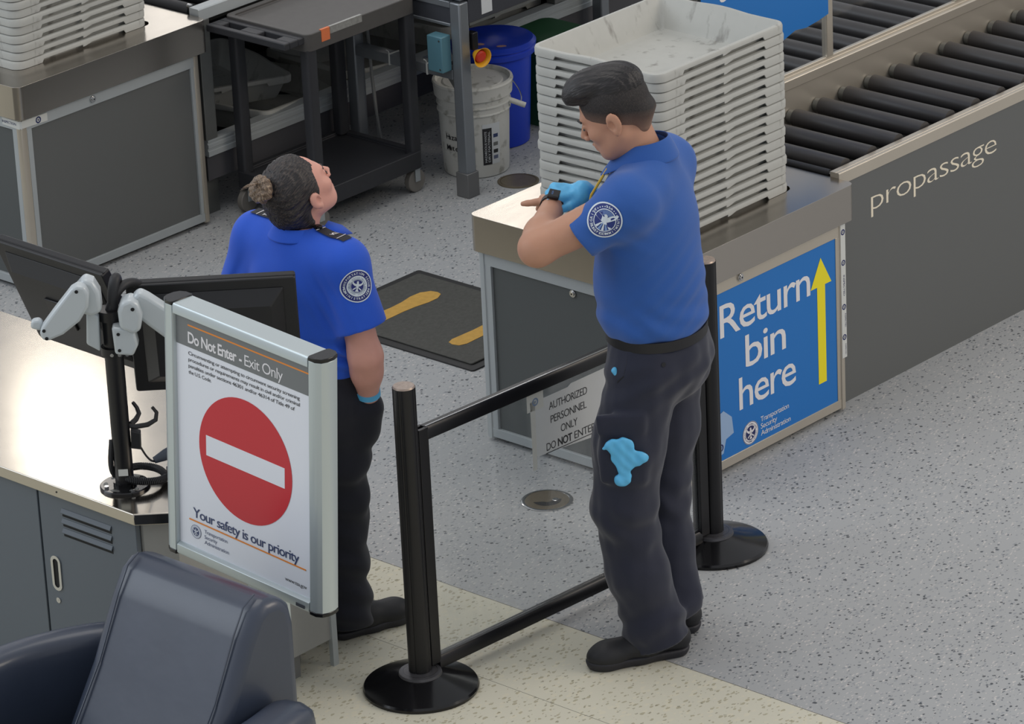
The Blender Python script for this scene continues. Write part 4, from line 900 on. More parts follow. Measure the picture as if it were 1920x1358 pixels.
# ------------------------------------------------------------------ people: smooth-blended volumes turned into one surface
V3 = lambda *a: np.array(a, dtype=np.float64)
def nrm(v): v = np.asarray(v, float); return v/np.linalg.norm(v)
class Field:
    def __init__(s, lo, hi, h):
        s.lo = np.array(lo, float); s.h = h; s.n = [int((hi[i]-lo[i])/h)+2 for i in range(3)]
        s.d = np.full(s.n, 5.0, np.float32)
        s.ax = [(s.lo[i]+h*np.arange(s.n[i])).astype(np.float32) for i in range(3)]
    def sub(s, lo, hi):
        sl = []
        for i in range(3):
            a = max(0, int((lo[i]-s.lo[i])/s.h)); b = min(s.n[i], int((hi[i]-s.lo[i])/s.h)+2)
            if b <= a: return None, None
            sl.append(slice(a, b))
        sl = tuple(sl)
        return sl, (s.ax[0][sl[0]][:, None, None], s.ax[1][sl[1]][None, :, None], s.ax[2][sl[2]][None, None, :])
    def add(s, prim, k=.02, mode='u'):
        f, lo, hi = prim; mg = k*1.2+3*s.h
        sl, X = s.sub([v-mg for v in lo], [v+mg for v in hi])
        if sl is None: return s
        v = f(*X).astype(np.float32); d = s.d[sl]
        if mode == 'u':
            hh = np.clip(.5+.5*(d-v)/k, 0, 1); s.d[sl] = d*(1-hh)+v*hh-k*hh*(1-hh)
        else:
            v = -v; hh = np.clip(.5-.5*(d-v)/k, 0, 1); s.d[sl] = d*(1-hh)+v*hh+k*hh*(1-hh)
        return s
    def adds(s, prims, k=.02):
        for p in prims: s.add(p, k)
        return s
    def cut(s, p, n, k=.004):        # keep the side n points away from
        n = nrm(n); X, Y, Z = s.ax[0][:, None, None], s.ax[1][None, :, None], s.ax[2][None, None, :]
        v = ((X-p[0])*n[0]+(Y-p[1])*n[1]+(Z-p[2])*n[2]).astype(np.float32)
        hh = np.clip(.5-.5*(s.d-v)/k, 0, 1); s.d = s.d*(1-hh)+v*hh+k*hh*(1-hh); return s
    def warp(s, fn, lo, hi):
        sl, X = s.sub(lo, hi)
        if sl is not None: s.d[sl] = s.d[sl]+fn(*X).astype(np.float32)
        return s
    def mesh(s):
        d = s.d; neg = d < 0; n = d.shape
        c = [neg[i:n[0]-1+i, j:n[1]-1+j, k:n[2]-1+k] for i in (0, 1) for j in (0, 1) for k in (0, 1)]
        anyn = c[0].copy(); alln = c[0].copy()
        for q in c[1:]: anyn |= q; alln &= q
        act = np.argwhere(anyn & ~alln); idx = np.full((n[0]-1, n[1]-1, n[2]-1), -1, np.int32); idx[tuple(act.T)] = np.arange(len(act))
        cor = np.array([(i, j, k) for i in (0, 1) for j in (0, 1) for k in (0, 1)])
        val = np.stack([d[act[:, 0]+a, act[:, 1]+b, act[:, 2]+e] for a, b, e in cor])
        acc = np.zeros((len(act), 3)); cnt = np.zeros(len(act))
        for p in range(8):
            for q in range(p+1, 8):
                if np.abs(cor[p]-cor[q]).sum() != 1: continue
                m_ = (val[p] < 0) != (val[q] < 0); t_ = val[p]/(val[p]-val[q]+1e-12)
                pos = cor[p][None, :]+t_[:, None]*(cor[q]-cor[p])[None, :]
                acc[m_] += pos[m_]; cnt[m_] += 1
        vs = (act+acc/cnt[:, None])*s.h+s.lo; faces = []
        for ax in range(3):
            o1, o2 = [(1, 2), (2, 0), (0, 1)][ax]
            e0 = [slice(1, n[i]-1) for i in range(3)]; e0[ax] = slice(0, n[ax]-1); e1 = list(e0); e1[ax] = slice(1, n[ax])
            a_ = neg[tuple(e0)]; b_ = neg[tuple(e1)]
            for flip, mk in ((0, a_ & ~b_), (1, ~a_ & b_)):
                w = np.argwhere(mk)
                if not len(w): continue
                w = w+np.array([0 if i == ax else 1 for i in range(3)]); q = []
                for da, db in ((0, 0), (-1, 0), (-1, -1), (0, -1)):
                    z = w.copy(); z[:, o1] += da; z[:, o2] += db; q.append(idx[tuple(z.T)])
                q = np.stack(q, 1)
                if flip: q = q[:, ::-1]
                faces.append(q[(q >= 0).all(1)])
        return vs, np.concatenate(faces)
    def build(s, name, mt, parent, smooth=2, local=True):
        vs, fs = s.mesh()
        if smooth:       # a little relaxation removes the grid steps
            e = np.concatenate([fs[:, [0, 1]], fs[:, [1, 2]], fs[:, [2, 3]], fs[:, [3, 0]]])
            for _ in range(smooth):
                a = np.zeros_like(vs); c = np.zeros(len(vs))
                for i_, j_ in ((0, 1), (1, 0)):
                    for x in range(3): a[:, x] += np.bincount(e[:, i_], vs[e[:, j_], x], len(vs))
                    c += np.bincount(e[:, i_], minlength=len(vs))
                vs = vs*.5+.5*a/np.maximum(c, 1)[:, None]
        me = bpy.data.meshes.new(name); me.vertices.add(len(vs)); me.vertices.foreach_set('co', vs.astype(np.float32).ravel())
        me.loops.add(len(fs)*4); me.loops.foreach_set('vertex_index', fs.astype(np.int32).ravel())
        me.polygons.add(len(fs)); me.polygons.foreach_set('loop_start', np.arange(0, len(fs)*4, 4, dtype=np.int32)); me.polygons.foreach_set('loop_total', np.full(len(fs), 4, np.int32))
        me.update(calc_edges=True); me.validate(); me.materials.append(mt if not isinstance(mt, (list, tuple)) else mt[0])
        me.polygons.foreach_set('use_smooth', [True]*len(me.polygons))
        o = bpy.data.objects.new(name, me); put(o, parent); OFF[o.name] = Vector((0, 0, 0)); return o

def cap(a, b, ra, rb=None):
    a = V3(*a); b = V3(*b); rb = ra if rb is None else rb; ab = b-a; L2 = max(ab @ ab, 1e-12)
    def f(X, Y, Z):
        t_ = np.clip(((X-a[0])*ab[0]+(Y-a[1])*ab[1]+(Z-a[2])*ab[2])/L2, 0, 1)
        return np.sqrt((X-a[0]-t_*ab[0])**2+(Y-a[1]-t_*ab[1])**2+(Z-a[2]-t_*ab[2])**2)-(ra+(rb-ra)*t_)
    r = max(ra, rb); return f, np.minimum(a, b)-r, np.maximum(a, b)+r
def ell(c, r, M_=None):
    c = V3(*c); r = V3(*r); M_ = np.eye(3) if M_ is None else np.asarray(M_, float)     # columns = axes
    def f(X, Y, Z):
        dx, dy, dz = X-c[0], Y-c[1], Z-c[2]
        q = [(dx*M_[0, i]+dy*M_[1, i]+dz*M_[2, i]) for i in range(3)]
        k0 = np.sqrt(sum((q[i]/r[i])**2 for i in range(3))); k1 = np.sqrt(sum((q[i]/r[i]**2)**2 for i in range(3)))+1e-9
        return k0*(k0-1)/k1
    R_ = r.max(); return f, c-R_, c+R_
def rbox(c, h, M_=None, rd=.01):
    c = V3(*c); h = V3(*h)-rd; M_ = np.eye(3) if M_ is None else np.asarray(M_, float)
    def f(X, Y, Z):
        dx, dy, dz = X-c[0], Y-c[1], Z-c[2]
        q = [np.abs(dx*M_[0, i]+dy*M_[1, i]+dz*M_[2, i])-h[i] for i in range(3)]
        return np.sqrt(sum(np.maximum(v, 0)**2 for v in q))+np.minimum(np.maximum(q[0], np.maximum(q[1], q[2])), 0)-rd
    R_ = np.linalg.norm(h)+rd; return f, c-R_, c+R_
def chain(pts, rs): return [cap(pts[i], pts[i+1], rs[i], rs[i+1]) for i in range(len(pts)-1)]
class Frame:
    def __init__(s, o, M_, sc_=1.0): s.o = V3(*o); s.M = np.asarray(M_, float); s.s = sc_
    def p(s, *v): return s.o+s.M @ (np.array(v, float)*s.s)
    def cap(s, a, b, ra, rb=None): return cap(s.p(*a), s.p(*b), ra*s.s, None if rb is None else rb*s.s)
    def ell(s, c, r): return ell(s.p(*c), V3(*r)*s.s, s.M)
    def mat4(s):
        m_ = Matrix([[*(s.M[i]*s.s), s.o[i]] for i in range(3)]+[[0, 0, 0, 1]]); return m_
def head_frame(o, yaw, pitch, roll=0, sc_=1.0):       # x forward, y the person's left, z up
    a = R(yaw); F_ = V3(math.cos(a), math.sin(a), 0); L_ = V3(-math.sin(a), math.cos(a), 0); U_ = V3(0, 0, 1); p = R(pitch)
    f2 = F_*math.cos(p)+U_*math.sin(p); u2 = U_*math.cos(p)-F_*math.sin(p); r = R(roll)
    l2 = L_*math.cos(r)+u2*math.sin(r); u3 = u2*math.cos(r)-L_*math.sin(r)
    return Frame(o, np.stack([f2, l2, u3], 1), sc_)
def head(fd, H, fem=False):
    j = .92 if fem else 1
    for p, k in ((H.ell((-.012, 0, .035), (.098, .077, .088)), .01), (H.ell((.028, 0, -.018), (.062, .060*j, .088)), .03), (H.ell((.034, 0, -.062), (.050, .052*j, .044)), .03),
                 (H.cap((.068, -.010, -.096+(.008 if fem else 0)), (.068, .010, -.096+(.008 if fem else 0)), .019*j), .025), (H.cap((.0, .046, -.05), (.05, .03, -.088), .016), .03), (H.cap((.0, -.046, -.05), (.05, -.03, -.088), .016), .03),
                 (H.cap((.083, -.032, .024), (.083, .032, .024), .011), .015), (H.ell((.062, .040, -.024), (.024, .022, .022)), .02), (H.ell((.062, -.040, -.024), (.024, .022, .022)), .02)): fd.add(p, k)
    for s_ in (-1, 1): fd.add(H.ell((.101, s_*.031, .004), (.016, .016, .011)), .012, 's')
    for s_ in (-1, 1): fd.add(H.ell((.080, s_*.031, .003), (.013, .013, .012)), .003)
    for s_ in (-1, 1): fd.add(H.cap((.090, s_*.020, .010), (.086, s_*.043, .008), .0035), .004)
    fd.add(H.cap((.088, 0, .014), (.112, 0, -.026), .0075, .0105), .010)
    for s_ in (-1, 1): fd.add(H.ell((.102, s_*.012, -.034), (.010, .008, .008)), .006)
    fd.add(H.cap((.089, -.018, -.060), (.089, .018, -.060), .0055), .008).add(H.cap((.096, -.006, -.058), (.096, .006, -.058), .0055), .006)
    fd.add(H.cap((.087, -.016, -.071), (.087, .016, -.071), .0065), .008)
    for s_ in (-1, 1):
        fd.add(H.ell((-.006, s_*.079, -.010), (.020, .0085, .032)), .006); fd.add(H.ell((-.010, s_*.087, -.004), (.021, .0065, .031)), .004)
        fd.add(H.ell((-.001, s_*.094, -.010), (.0105, .0135, .017)), .003, 's')
        fd.add(H.ell((-.004, s_*.084, -.036), (.009, .006, .010)), .005)
def hand_prims(w, d, tdir, nrm_, size=1.0, curl=(20, 35, 30), thumb=(35, 20), grow=0, spread=4, tl=1.0):
    d = nrm(d); t_ = nrm(np.asarray(tdir, float)-d*np.dot(tdir, d)); n_ = np.cross(d, t_); n_ = n_ if np.dot(n_, nrm_) > 0 else -n_
    w = V3(*w); S_ = size; P_ = []; g = grow
    for o_ in (-.028, -.010, .010, .028): P_.append((cap(w+d*.018*S_+t_*o_*.6*S_, w+d*.088*S_+t_*o_*S_, .0155*S_+g, .0125*S_+g), .012))
    for i, (o_, L_, r_) in enumerate(((.030, .072, .0092), (.010, .080, .0095), (-.010, .074, .009), (-.029, .058, .008))):
        cu = curl[i] if isinstance(curl[0], (tuple, list)) else curl
        p = w+d*.090*S_+t_*o_*S_; dd = nrm(d+t_*math.tan(R(spread*(1.2-i*.8)))); ang = 0
        for q, (fr_, rs_) in enumerate(((.45, 1), (.31, .92), (.24, .84))):
            ang += cu[q]; dv = dd*math.cos(R(ang))+n_*math.sin(R(ang)); p2 = p+dv*L_*fr_*S_
            P_.append((cap(p, p2, r_*rs_*S_+g, r_*(rs_-.07)*S_+g), .004)); p = p2
    b = w+d*.022*S_+t_*.026*S_; a1 = R(thumb[0]); v1 = d*math.cos(a1)+t_*math.sin(a1)+n_*.35; v1 = nrm(v1); p1 = b+v1*.042*S_*tl
    a2 = R(thumb[1]); v2 = nrm(d*math.cos(a2)+t_*math.sin(a2)+n_*.35); p2 = p1+v2*.032*S_*tl; p3 = p2+v2*.024*S_*tl
    P_ += [(cap(b, p1, .0145*S_+g, .011*S_+g), .010), (cap(p1, p2, .011*S_+g, .0098*S_+g), .004), (cap(p2, p3, .0098*S_+g, .0082*S_+g), .004)]
    return P_
def noise3(X, Y, Z, seed=0):
    r = np.random.RandomState(seed); v = 0
    for i in range(7):
        k = r.normal(size=3)*(1+i*.35); k[2] *= .8; v = v+np.sin(X*k[0]+Y*k[1]+Z*k[2]+r.uniform(0, 6.28))*(.9**i)
    return v/3

# skin, cloth and hair
def skinmat(name, rgb, rgb2):
    m = mat(name, rgb, .5, 0, noise=.07, scale=30, bump=.05, dist=.003, spec=.35); b = m.node_tree.nodes['Principled BSDF']
    b.inputs['Subsurface Weight'].default_value = .08; b.inputs['Subsurface Radius'].default_value = (.012, .004, .002); return m
skin_m = skinmat('skin_tan', (186, 140, 116), None); skin_f = skinmat('skin_fair', (216, 160, 144), None)
shirt_m = mat('shirt_royal', (40, 88, 164), .85, 0, noise=.05, scale=260, bump=.10, dist=.002, sheen=.15); shirt_f = mat('shirt_bright', (30, 86, 204), .8, 0, noise=.05, scale=220, bump=.08, dist=.002, sheen=.12)
pants_m = mat('trousers_navy', (30, 34, 52), .85, 0, noise=.08, scale=200, bump=.08, dist=.002, sheen=.2); pants_f = mat('trousers_dark', (22, 24, 36), .85, 0, noise=.08, scale=200, bump=.08, dist=.002, sheen=.15)
shoe_m = mat('shoe_black', (26, 27, 31), .55, 0, noise=.2, scale=60, bump=.15, dist=.003); sole_m = mat('sole_black', (38, 38, 44), .6)
nitrile = mat('nitrile_blue', (92, 184, 232), .42, 0, noise=.08, scale=40, bump=.15, dist=.003)
def hairmat(name, dark, light, stretch, amt=.5, scale=40, rough=.42):
    m = bpy.data.materials.new(name); m.use_nodes = True; nt = m.node_tree; b = nt.nodes['Principled BSDF']; b.inputs['Roughness'].default_value = rough
    tc = nt.nodes.new('ShaderNodeTexCoord'); mp = nt.nodes.new('ShaderNodeMapping'); mp.inputs['Scale'].default_value = stretch; nt.links.new(tc.outputs['Object'], mp.inputs[0])
    n = nt.nodes.new('ShaderNodeTexNoise'); n.inputs['Scale'].default_value = scale; n.inputs['Detail'].default_value = 5; nt.links.new(mp.outputs[0], n.inputs['Vector'])
    cr = nt.nodes.new('ShaderNodeValToRGB'); cr.color_ramp.elements[0].position = .45; cr.color_ramp.elements[1].position = .75; cr.color_ramp.elements[0].color = lin(dark); cr.color_ramp.elements[1].color = lin(light)
    nt.links.new(n.outputs[0], cr.inputs[0]); nt.links.new(cr.outputs[0], b.inputs['Base Color'])
    bp = nt.nodes.new('ShaderNodeBump'); bp.inputs['Strength'].default_value = amt; bp.inputs['Distance'].default_value = .004; nt.links.new(n.outputs[0], bp.inputs['Height']); nt.links.new(bp.outputs[0], b.inputs['Normal']); return m
hair_b = hairmat('hair_black', (20, 18, 20), (48, 44, 46), (1, 6, 6))
# the cropped sides: hair colour thins to skin towards the hairline
fade = hairmat('hair_fade', (30, 27, 28), (62, 56, 54), (10, 10, 3), .4, 60, .7); nt = fade.node_tree; b = nt.nodes['Principled BSDF']; src = b.inputs['Base Color'].links[0].from_socket
tc = nt.nodes.new('ShaderNodeTexCoord'); sx = nt.nodes.new('ShaderNodeSeparateXYZ'); nt.links.new(tc.outputs['Object'], sx.inputs[0])
ma = nt.nodes.new('ShaderNodeMath'); ma.operation = 'MULTIPLY_ADD'; ma.inputs[1].default_value = .45; nt.links.new(sx.outputs[0], ma.inputs[0]); 
mb_ = nt.nodes.new('ShaderNodeMath'); mb_.operation = 'MULTIPLY'; mb_.inputs[1].default_value = -1; nt.links.new(sx.outputs[2], mb_.inputs[0]); nt.links.new(mb_.outputs[0], ma.inputs[2])
mr = nt.nodes.new('ShaderNodeMapRange'); mr.inputs[1].default_value = -.03; mr.inputs[2].default_value = .035; mr.inputs[3].default_value = 0; mr.inputs[4].default_value = .72; nt.links.new(ma.outputs[0], mr.inputs[0])
mx = nt.nodes.new('ShaderNodeMix'); mx.data_type = 'RGBA'; nt.links.new(mr.outputs[0], mx.inputs[0]); nt.links.new(src, mx.inputs[6]); mx.inputs[7].default_value = lin((150, 118, 100)); nt.links.new(mx.outputs[2], b.inputs['Base Color'])
hair_f = hairmat('hair_brown', (26, 24, 27), (78, 68, 62), (1.2, 9, 9), .6, 26); hair_bun = hairmat('hair_bun', (92, 76, 62), (168, 146, 122), (9, 9, 2), .7, 24)

def drape(mb, tgt, o, u, v, n, parent, name, mats, push=.12, lift=.0012):
    # lays flat pieces collected in mb (x, y, layer) onto the cloth surface of tgt
    me = tgt.data; bv = BVHTree.FromPolygons([p.co for p in me.vertices], [tuple(p.vertices) for p in me.polygons])
    o, u, v, n = Vector(o), Vector(u).normalized(), Vector(v), Vector(n).normalized(); v = (v-u*v.dot(u)).normalized(); out = []
    for x, y, z in mb.v:
        st = o+u*x+v*y+n*push; hit = bv.ray_cast(st, -n, 2*push)
        q_, nn_ = (hit[0], n) if hit[0] is not None else bv.find_nearest(o+u*x+v*y)[:2]
        out.append(q_+nn_*(lift+z))
    mb.v = out; return mb.build(name, mats, parent, local=True, recalc=False, angle=180)

def surf(tgt, a, z):          # how far towards the viewer side the cloth reaches at (a, z)
    me = tgt.data; bv = BVHTree.FromPolygons([p.co for p in me.vertices], [tuple(p.vertices) for p in me.polygons])
    h_ = bv.ray_cast(Vector((a, -.6, z)), Vector((0, 1, 0))); return h_[0].y if h_[0] is not None else -.2
def shoe(fd_args, heel, toe, parent, name='shoe', w=.047, h=.085):
    heel = V3(*heel); toe = V3(*toe); d = nrm(toe-heel); L_ = np.linalg.norm(toe-heel); s_ = np.cross(V3(0, 0, 1), d)
    f = Field(np.minimum(heel, toe)-.09, np.maximum(heel, toe)+V3(.09, .09, .16), .004)
    q = lambda a, b, z: heel+d*a*L_+s_*b+V3(0, 0, z)
    f.adds([cap(q(.13, 0, .055), q(.45, 0, .052), w*.82, w*.9), cap(q(.45, 0, .048), q(.80, 0, .040), w*.95, w*.85), cap(q(.13, 0, .06), q(.22, 0, .11), w*.78, w*.72), ell(q(.82, 0, .036), (.062, w, .036), np.stack([d, s_, V3(0, 0, 1)], 1))], .03)
    f.cut(q(0, 0, .016), (0, 0, -1)); u_ = f.build(name+'_upper' if False else 'shoe', shoe_m, parent)
    f = Field(np.minimum(heel, toe)-.09, np.maximum(heel, toe)+V3(.09, .09, .16), .004)
    f.adds([cap(q(.14, 0, .03), q(.5, 0, .03), w*.92, w*.92), cap(q(.5, 0, .03), q(.80, 0, .03), w*.97, w*1.02), ell(q(.85, 0, .03), (.055, w*.98, .05), np.stack([d, s_, V3(0, 0, 1)], 1))], .02)
    f.cut(q(0, 0, .030), (0, 0, 1)); f.cut(q(0, 0, .0005), (0, 0, -1), .002); f.build('sole', sole_m, u_)
    m = MB()
    for i in range(4):
        a = .42+.09*i; z = .098-.010*i; m.tube([q(a, -.026, z-.010), q(a+.01, -.01, z+.002), q(a+.01, .01, z+.002), q(a, .026, z-.010)], .0035, 6)
    m.tube([q(.40, .0, .104), q(.36, .02, .122), q(.42, .035, .108)], .003, 6); m.tube([q(.40, .0, .104), q(.37, -.02, .120), q(.44, -.034, .106)], .003, 6)
    m.build('laces', shoe_m, u_, local=True)
    return u_
def collar(par, mt, c, F_, L_, r0, r1, z_in, z_out, gap, tip, name='collar', lean=.0, back=.0):
    n = 44; vs = []; rows = 6
    for k in range(rows+1):
        s_ = k/rows
        for i in range(n+1):
            a = R(gap)+(2*PI-2*R(gap))*i/n; ca, sa = math.cos(a), math.sin(a)
            front = max(0, ca)**4; r = r0+(r1-r0)*s_+tip*front*s_
            z = z_in+(z_out-z_in)*(s_**1.3)-.035*front*s_+back*(-min(0, ca))*(1-s_)-lean*max(0, ca)
            vs.append(V3(*c)+V3(*F_)*ca*r*1.05+V3(*L_)*sa*r+V3(0, 0, z))
    fs = [(k*(n+1)+i, k*(n+1)+i+1, (k+1)*(n+1)+i+1, (k+1)*(n+1)+i) for k in range(rows) for i in range(n)]
    m = MB(); m.add(vs, fs); o = m.build(name, mt, par, local=True, angle=180); sd = o.modifiers.new('thickness', 'SOLIDIFY'); sd.thickness = .004; sd.offset = 1
    sb = o.modifiers.new('subdivision', 'SUBSURF'); sb.levels = 1; sb.render_levels = 1; return o
ROT = YAW-PI/2
# ------------------------------------------------------------------ the man
MO = (-1.42, -1.84, 0)
man = thing('person', 'man in royal blue polo and dark trousers, head bowed, checking his wristwatch', 'person', MO, rotz=ROT)
Fm = V3(-.94, .34, 0); Lm = V3(-.34, -.94, 0); Tm = np.stack([Fm, Lm, V3(0, 0, 1)], 1)
shL, shR = (-.018, -.165, 1.500), (.098, .150, 1.500)
elL, wrL = (-.292, -.198, 1.388), (-.236, .028, 1.438)
elR, wrR = (-.045, .215, 1.30), (-.142, .062, 1.452)
HM = head_frame((-.046, -.004, 1.722), 168, -25, 0, 1.04)
f = Field((-.42, -.34, 0), (.30, .36, 1.92), .004)
f.adds([ell((.035, 0, 1.38), (.125, .175, .19), Tm), ell((.040, 0, 1.17), (.135, .160, .17), Tm), ell((.055, 0, .99), (.105, .14, .13), Tm), cap(shL, shR, .055, .055)], .04)
f.add(cap((.046, 0, 1.54), (.0, -.002, 1.665), .064, .060), .03)
hipL, knL, anL = (.010, -.090, .92), (-.072, -.108, .50), (.030, -.085, .09)
hipR, knR, anR = (.090, .085, .92), (.055, .092, .50), (.088, .050, .09)
for a, b, c in ((hipL, knL, anL), (hipR, knR, anR)): f.adds(chain([a, b, c], [.068, .050, .036]), .02)
f.adds([cap((.045, -.078, .05), (-.10, -.118, .04), .030, .030), cap((.110, .075, .05), (.06, .22, .04), .030, .030)], .02)
for s_, e_, w_ in ((shL, elL, wrL), (shR, elR, wrR)):
    f.add(cap(s_, e_, .062, .050), .03); md = [e_[i]*.70+w_[i]*.30 for i in range(3)]; f.adds([cap(e_, md, .050, .049), cap(md, w_, .049, .031)], .03)
for p, k in hand_prims(wrL, (-.02, .95, -.22), (-1, .0, .25), (0, -.2, -1), 1.0, (18, 28, 22), (78, 70), tl=.68): f.add(p, k)
hp = dict(size=1.0, curl=((25, 45, 30), (50, 60, 40), (60, 65, 40), (65, 60, 40)), thumb=(30, 8))
RHd, RHt, RHn = (-.93, -.30, .20), (.25, -.80, -.25), (-.2, -.1, -1)
for p, k in hand_prims(wrR, RHd, RHt, RHn, **hp): f.add(p, k)
head(f, HM)
f.build('body', skin_m, man)
# hair in the head's own frame
Hm = HM.mat4()
def headpart(fd, name, mt, H4, par, smooth=2):
    o = fd.build(name, mt, par, smooth); o.matrix_local = H4; return o
f = Field((-.15, -.12, -.10), (.15, .12, .19), .003)
f.add(ell((-.012, 0, .036), (.1035, .0815, .091)), .01)
f.add(cap((-.078, -.02, -.02), (-.060, -.015, -.06), .034, .020), .02).add(cap((-.078, .02, -.02), (-.060, .015, -.06), .034, .020), .02)
f.cut((.012, 0, -.046), (.5, 0, -.866)); f.cut((.070, 0, .03), (1, 0, -.10))
for s_ in (-1, 1): f.add(ell((-.010, s_*.090, -.012), (.023, .020, .035)), .003, 's'); f.add(cap((.088, s_*.085, .04), (.092, s_*.075, -.02), .034, .040), .006, 's')
headpart(f, 'cropped_sides', fade, Hm, man)
f = Field((-.15, -.12, -.02), (.16, .12, .21), .003)
f.adds([ell((-.022, 0, .072), (.098, .074, .070)), ell((.030, .0, .104), (.062, .062, .040)), ell((.056, .004, .102), (.044, .055, .036)), cap((.084, -.030, .094), (.084, .032, .097), .020)], .03)
f.cut((0, 0, .052), (.30, 0, -1)); f.add(cap((.11, -.06, .04), (.11, .06, .04), .034), .01, 's')
f.warp(lambda X, Y, Z: .0010*np.sin((Y+Z*.35)*330+2*np.sin(X*22))+.0008*np.sin(Y*560+X*60), (-.15, -.12, -.02), (.16, .12, .21))
for s_ in (-1, 1): f.add(cap((-.07, s_*.086, .062), (.06, s_*.086, .068), .006), .006, 's')
headpart(f, 'hair', hair_b, Hm, man, 1)
for s_ in (-1, 1):
    m = MB(); m.tube([Vector((.098, s_*.014, .021)), Vector((.097, s_*.028, .027)), Vector((.088, s_*.046, .022))], [.0035, .0045, .0025], 8); o = m.build('eyebrow', hair_b, man, local=True); o.matrix_local = Hm
    m = MB(); m.tube([Vector((.0945, s_*.019, .000)), Vector((.0955, s_*.031, -.003)), Vector((.0885, s_*.045, -.001))], [.0016, .0022, .0016], 6); o = m.build('eyelashes', hair_b, man, local=True); o.matrix_local = Hm
# shirt
f = Field((-.30, -.32, .98), (.30, .34, 1.68), .004)
slE = (-.165, -.188, 1.412)
f.add(cap(shL, slE, .084, .068), .03); f.add(cap(slE, (-.20, -.192, 1.402), .068, .069), .01)
slR = (.035, .19, 1.37); f.add(cap(shR, slR, .085, .080), .04)
dl = nrm(V3(*elL)-V3(*shL)); f2 = dl
# hem and sleeve openings
def foldm(X, Y, Z):
    w1 = np.exp(-((Z-1.11)/.07)**2); w2 = np.exp(-((X+.07)**2+(Y+.19)**2+(Z-1.42)**2)/.010); w3 = np.exp(-((X-.12)**2+(Y+.12)**2+(Z-1.20)**2)/.02)
    return (.0026*w1*np.sin(Z*85+X*46+Y*24+1.5*np.sin(X*22))+.0020*w2*np.sin((Z*1.0+X*.55)*110+Y*40)+.0024*w3*np.sin((Z*.9-X*.8)*120+2*np.sin(Y*16))+.0028*noise3(X*16, Y*16, Z*12, 3))
n_ = nrm(V3(*slE)-V3(*shL))
# clip only the sleeve end: carve the space beyond the cuff
cuff = V3(-.170, -.190, 1.410)
def half(c, n, R_):
    c = V3(*c); n = nrm(n)
    def g(X, Y, Z): return np.maximum(-((X-c[0])*n[0]+(Y-c[1])*n[1]+(Z-c[2])*n[2]), np.sqrt((X-c[0])**2+(Y-c[1])**2+(Z-c[2])**2)-R_)
    return g, c-R_, c+R_
f.add(half(cuff, n_+V3(-.05, 0, -.02), .115), .003, 's')
f.add(cap(cuff-n_*.03, cuff+n_*.05, .058, .063), .003, 's')
f.add(half((.02, .20, 1.335), (-.35, .15, -1), .10), .003, 's')
f.adds([ell((.035, 0, 1.375), (.148, .196, .205), Tm), ell((.036, 0, 1.20), (.164, .180, .19), Tm), ell((.045, 0, 1.09), (.160, .182, .085), Tm), cap(shL, shR, .078, .078), cap((.048, 0, 1.585), (.04, -.10, 1.53), .058, .055), cap((.048, 0, 1.585), (.075, .10, 1.53), .058, .055)], .05)
f.warp(foldm, (-.30, -.32, .98), (.30, .34, 1.68))
f.cut((.05, 0, 1.044), (.08, .12, -1), .012)
f.add(cap((.04, 0, 1.60), (.0, 0, 1.72), .070, .075), .004, 's')
sh_o = f.build('polo_shirt', shirt_m, man)
collar(man, shirt_m, (.034, 0, 1.598), Fm, Lm, .066, .096, .038, -.012, 16, .035, lean=.035, back=.012)
m = MB(); m.tube([V3(-.075, -.015, 1.555), V3(-.125, .0, 1.47), V3(-.140, .005, 1.40)], .004, 6); m.build('yellow_piping', mat('piping_yellow', (220, 180, 60), .5), man, local=True)
# sleeve patch
pm = MB(); pf = lambda a, b, z: (a, b, z); r = .052
ct = mat('patch_navy', (36, 52, 120), .7); pw_ = mat('patch_white', (208, 218, 226), .7); pb = mat('patch_blue', (120, 150, 200), .7)
pm.mi = 0; ring(pm, 0, r, pf, .0002, rings=8); pm.mi = 1; ring(pm, r*.92, r, pf, .0008, rings=1); ring(pm, r*.60, r*.645, pf, .0008, rings=1)
pm.mi = 2
for k in range(18):
    a = R(10+k*5.2); a2 = a+R(2.4); pm.add([pf(r*.30*math.cos(a), r*.30*math.sin(a), .0006), pf(r*.58*math.cos(a), r*.58*math.sin(a), .0006), pf(r*.58*math.cos(a2), r*.58*math.sin(a2), .0006), pf(r*.30*math.cos(a2), r*.30*math.sin(a2), .0006)], [(0, 1, 2, 3)])
for k in range(5):
    a = R(185+k*22); a2 = a+R(14); pm.mi = 2 if k % 2 else 1; pm.add([pf(r*.08*math.cos(a), r*.08*math.sin(a), .0006), pf(r*.59*math.cos(a), r*.59*math.sin(a), .0006), pf(r*.59*math.cos(a2), r*.59*math.sin(a2), .0006), pf(r*.08*math.cos(a2), r*.08*math.sin(a2), .0006)], [(0, 1, 2, 3)])
pm.mi = 1
for k in range(10):
    a = R(5+k*11); ring(pm, 0, r*.035, pf, .0009, n=6, cx=r*.75*math.cos(a), cy=r*.75*math.sin(a))
wing = [(.02, -.02), (.10, .16), (.30, .30), (.62, .40), (.60, .28), (.50, .14), (.34, .04), (.14, -.08)]
for sg_ in (1, -1):
    rot = lambda x, y: (x*math.cos(R(-32))-y*math.sin(R(-32)), x*math.sin(R(-32))+y*math.cos(R(-32)))
    q = [rot(sg_*x, y) for x, y in wing]; pm.add([pf(x*r*1.15, y*r*1.15, .0012) for x, y in q], [tuple(range(len(q)))])
q = [rot(x, y) for x, y in ((-.13, .16), (-.12, -.05), (-.16, -.22), (.16, -.22), (.12, -.05), (.13, .16), (.10, .30), (.0, .36), (-.12, .30), (-.05, .22))]; pm.add([pf(x*r, y*r, .0013) for x, y in q], [tuple(range(len(q)))])
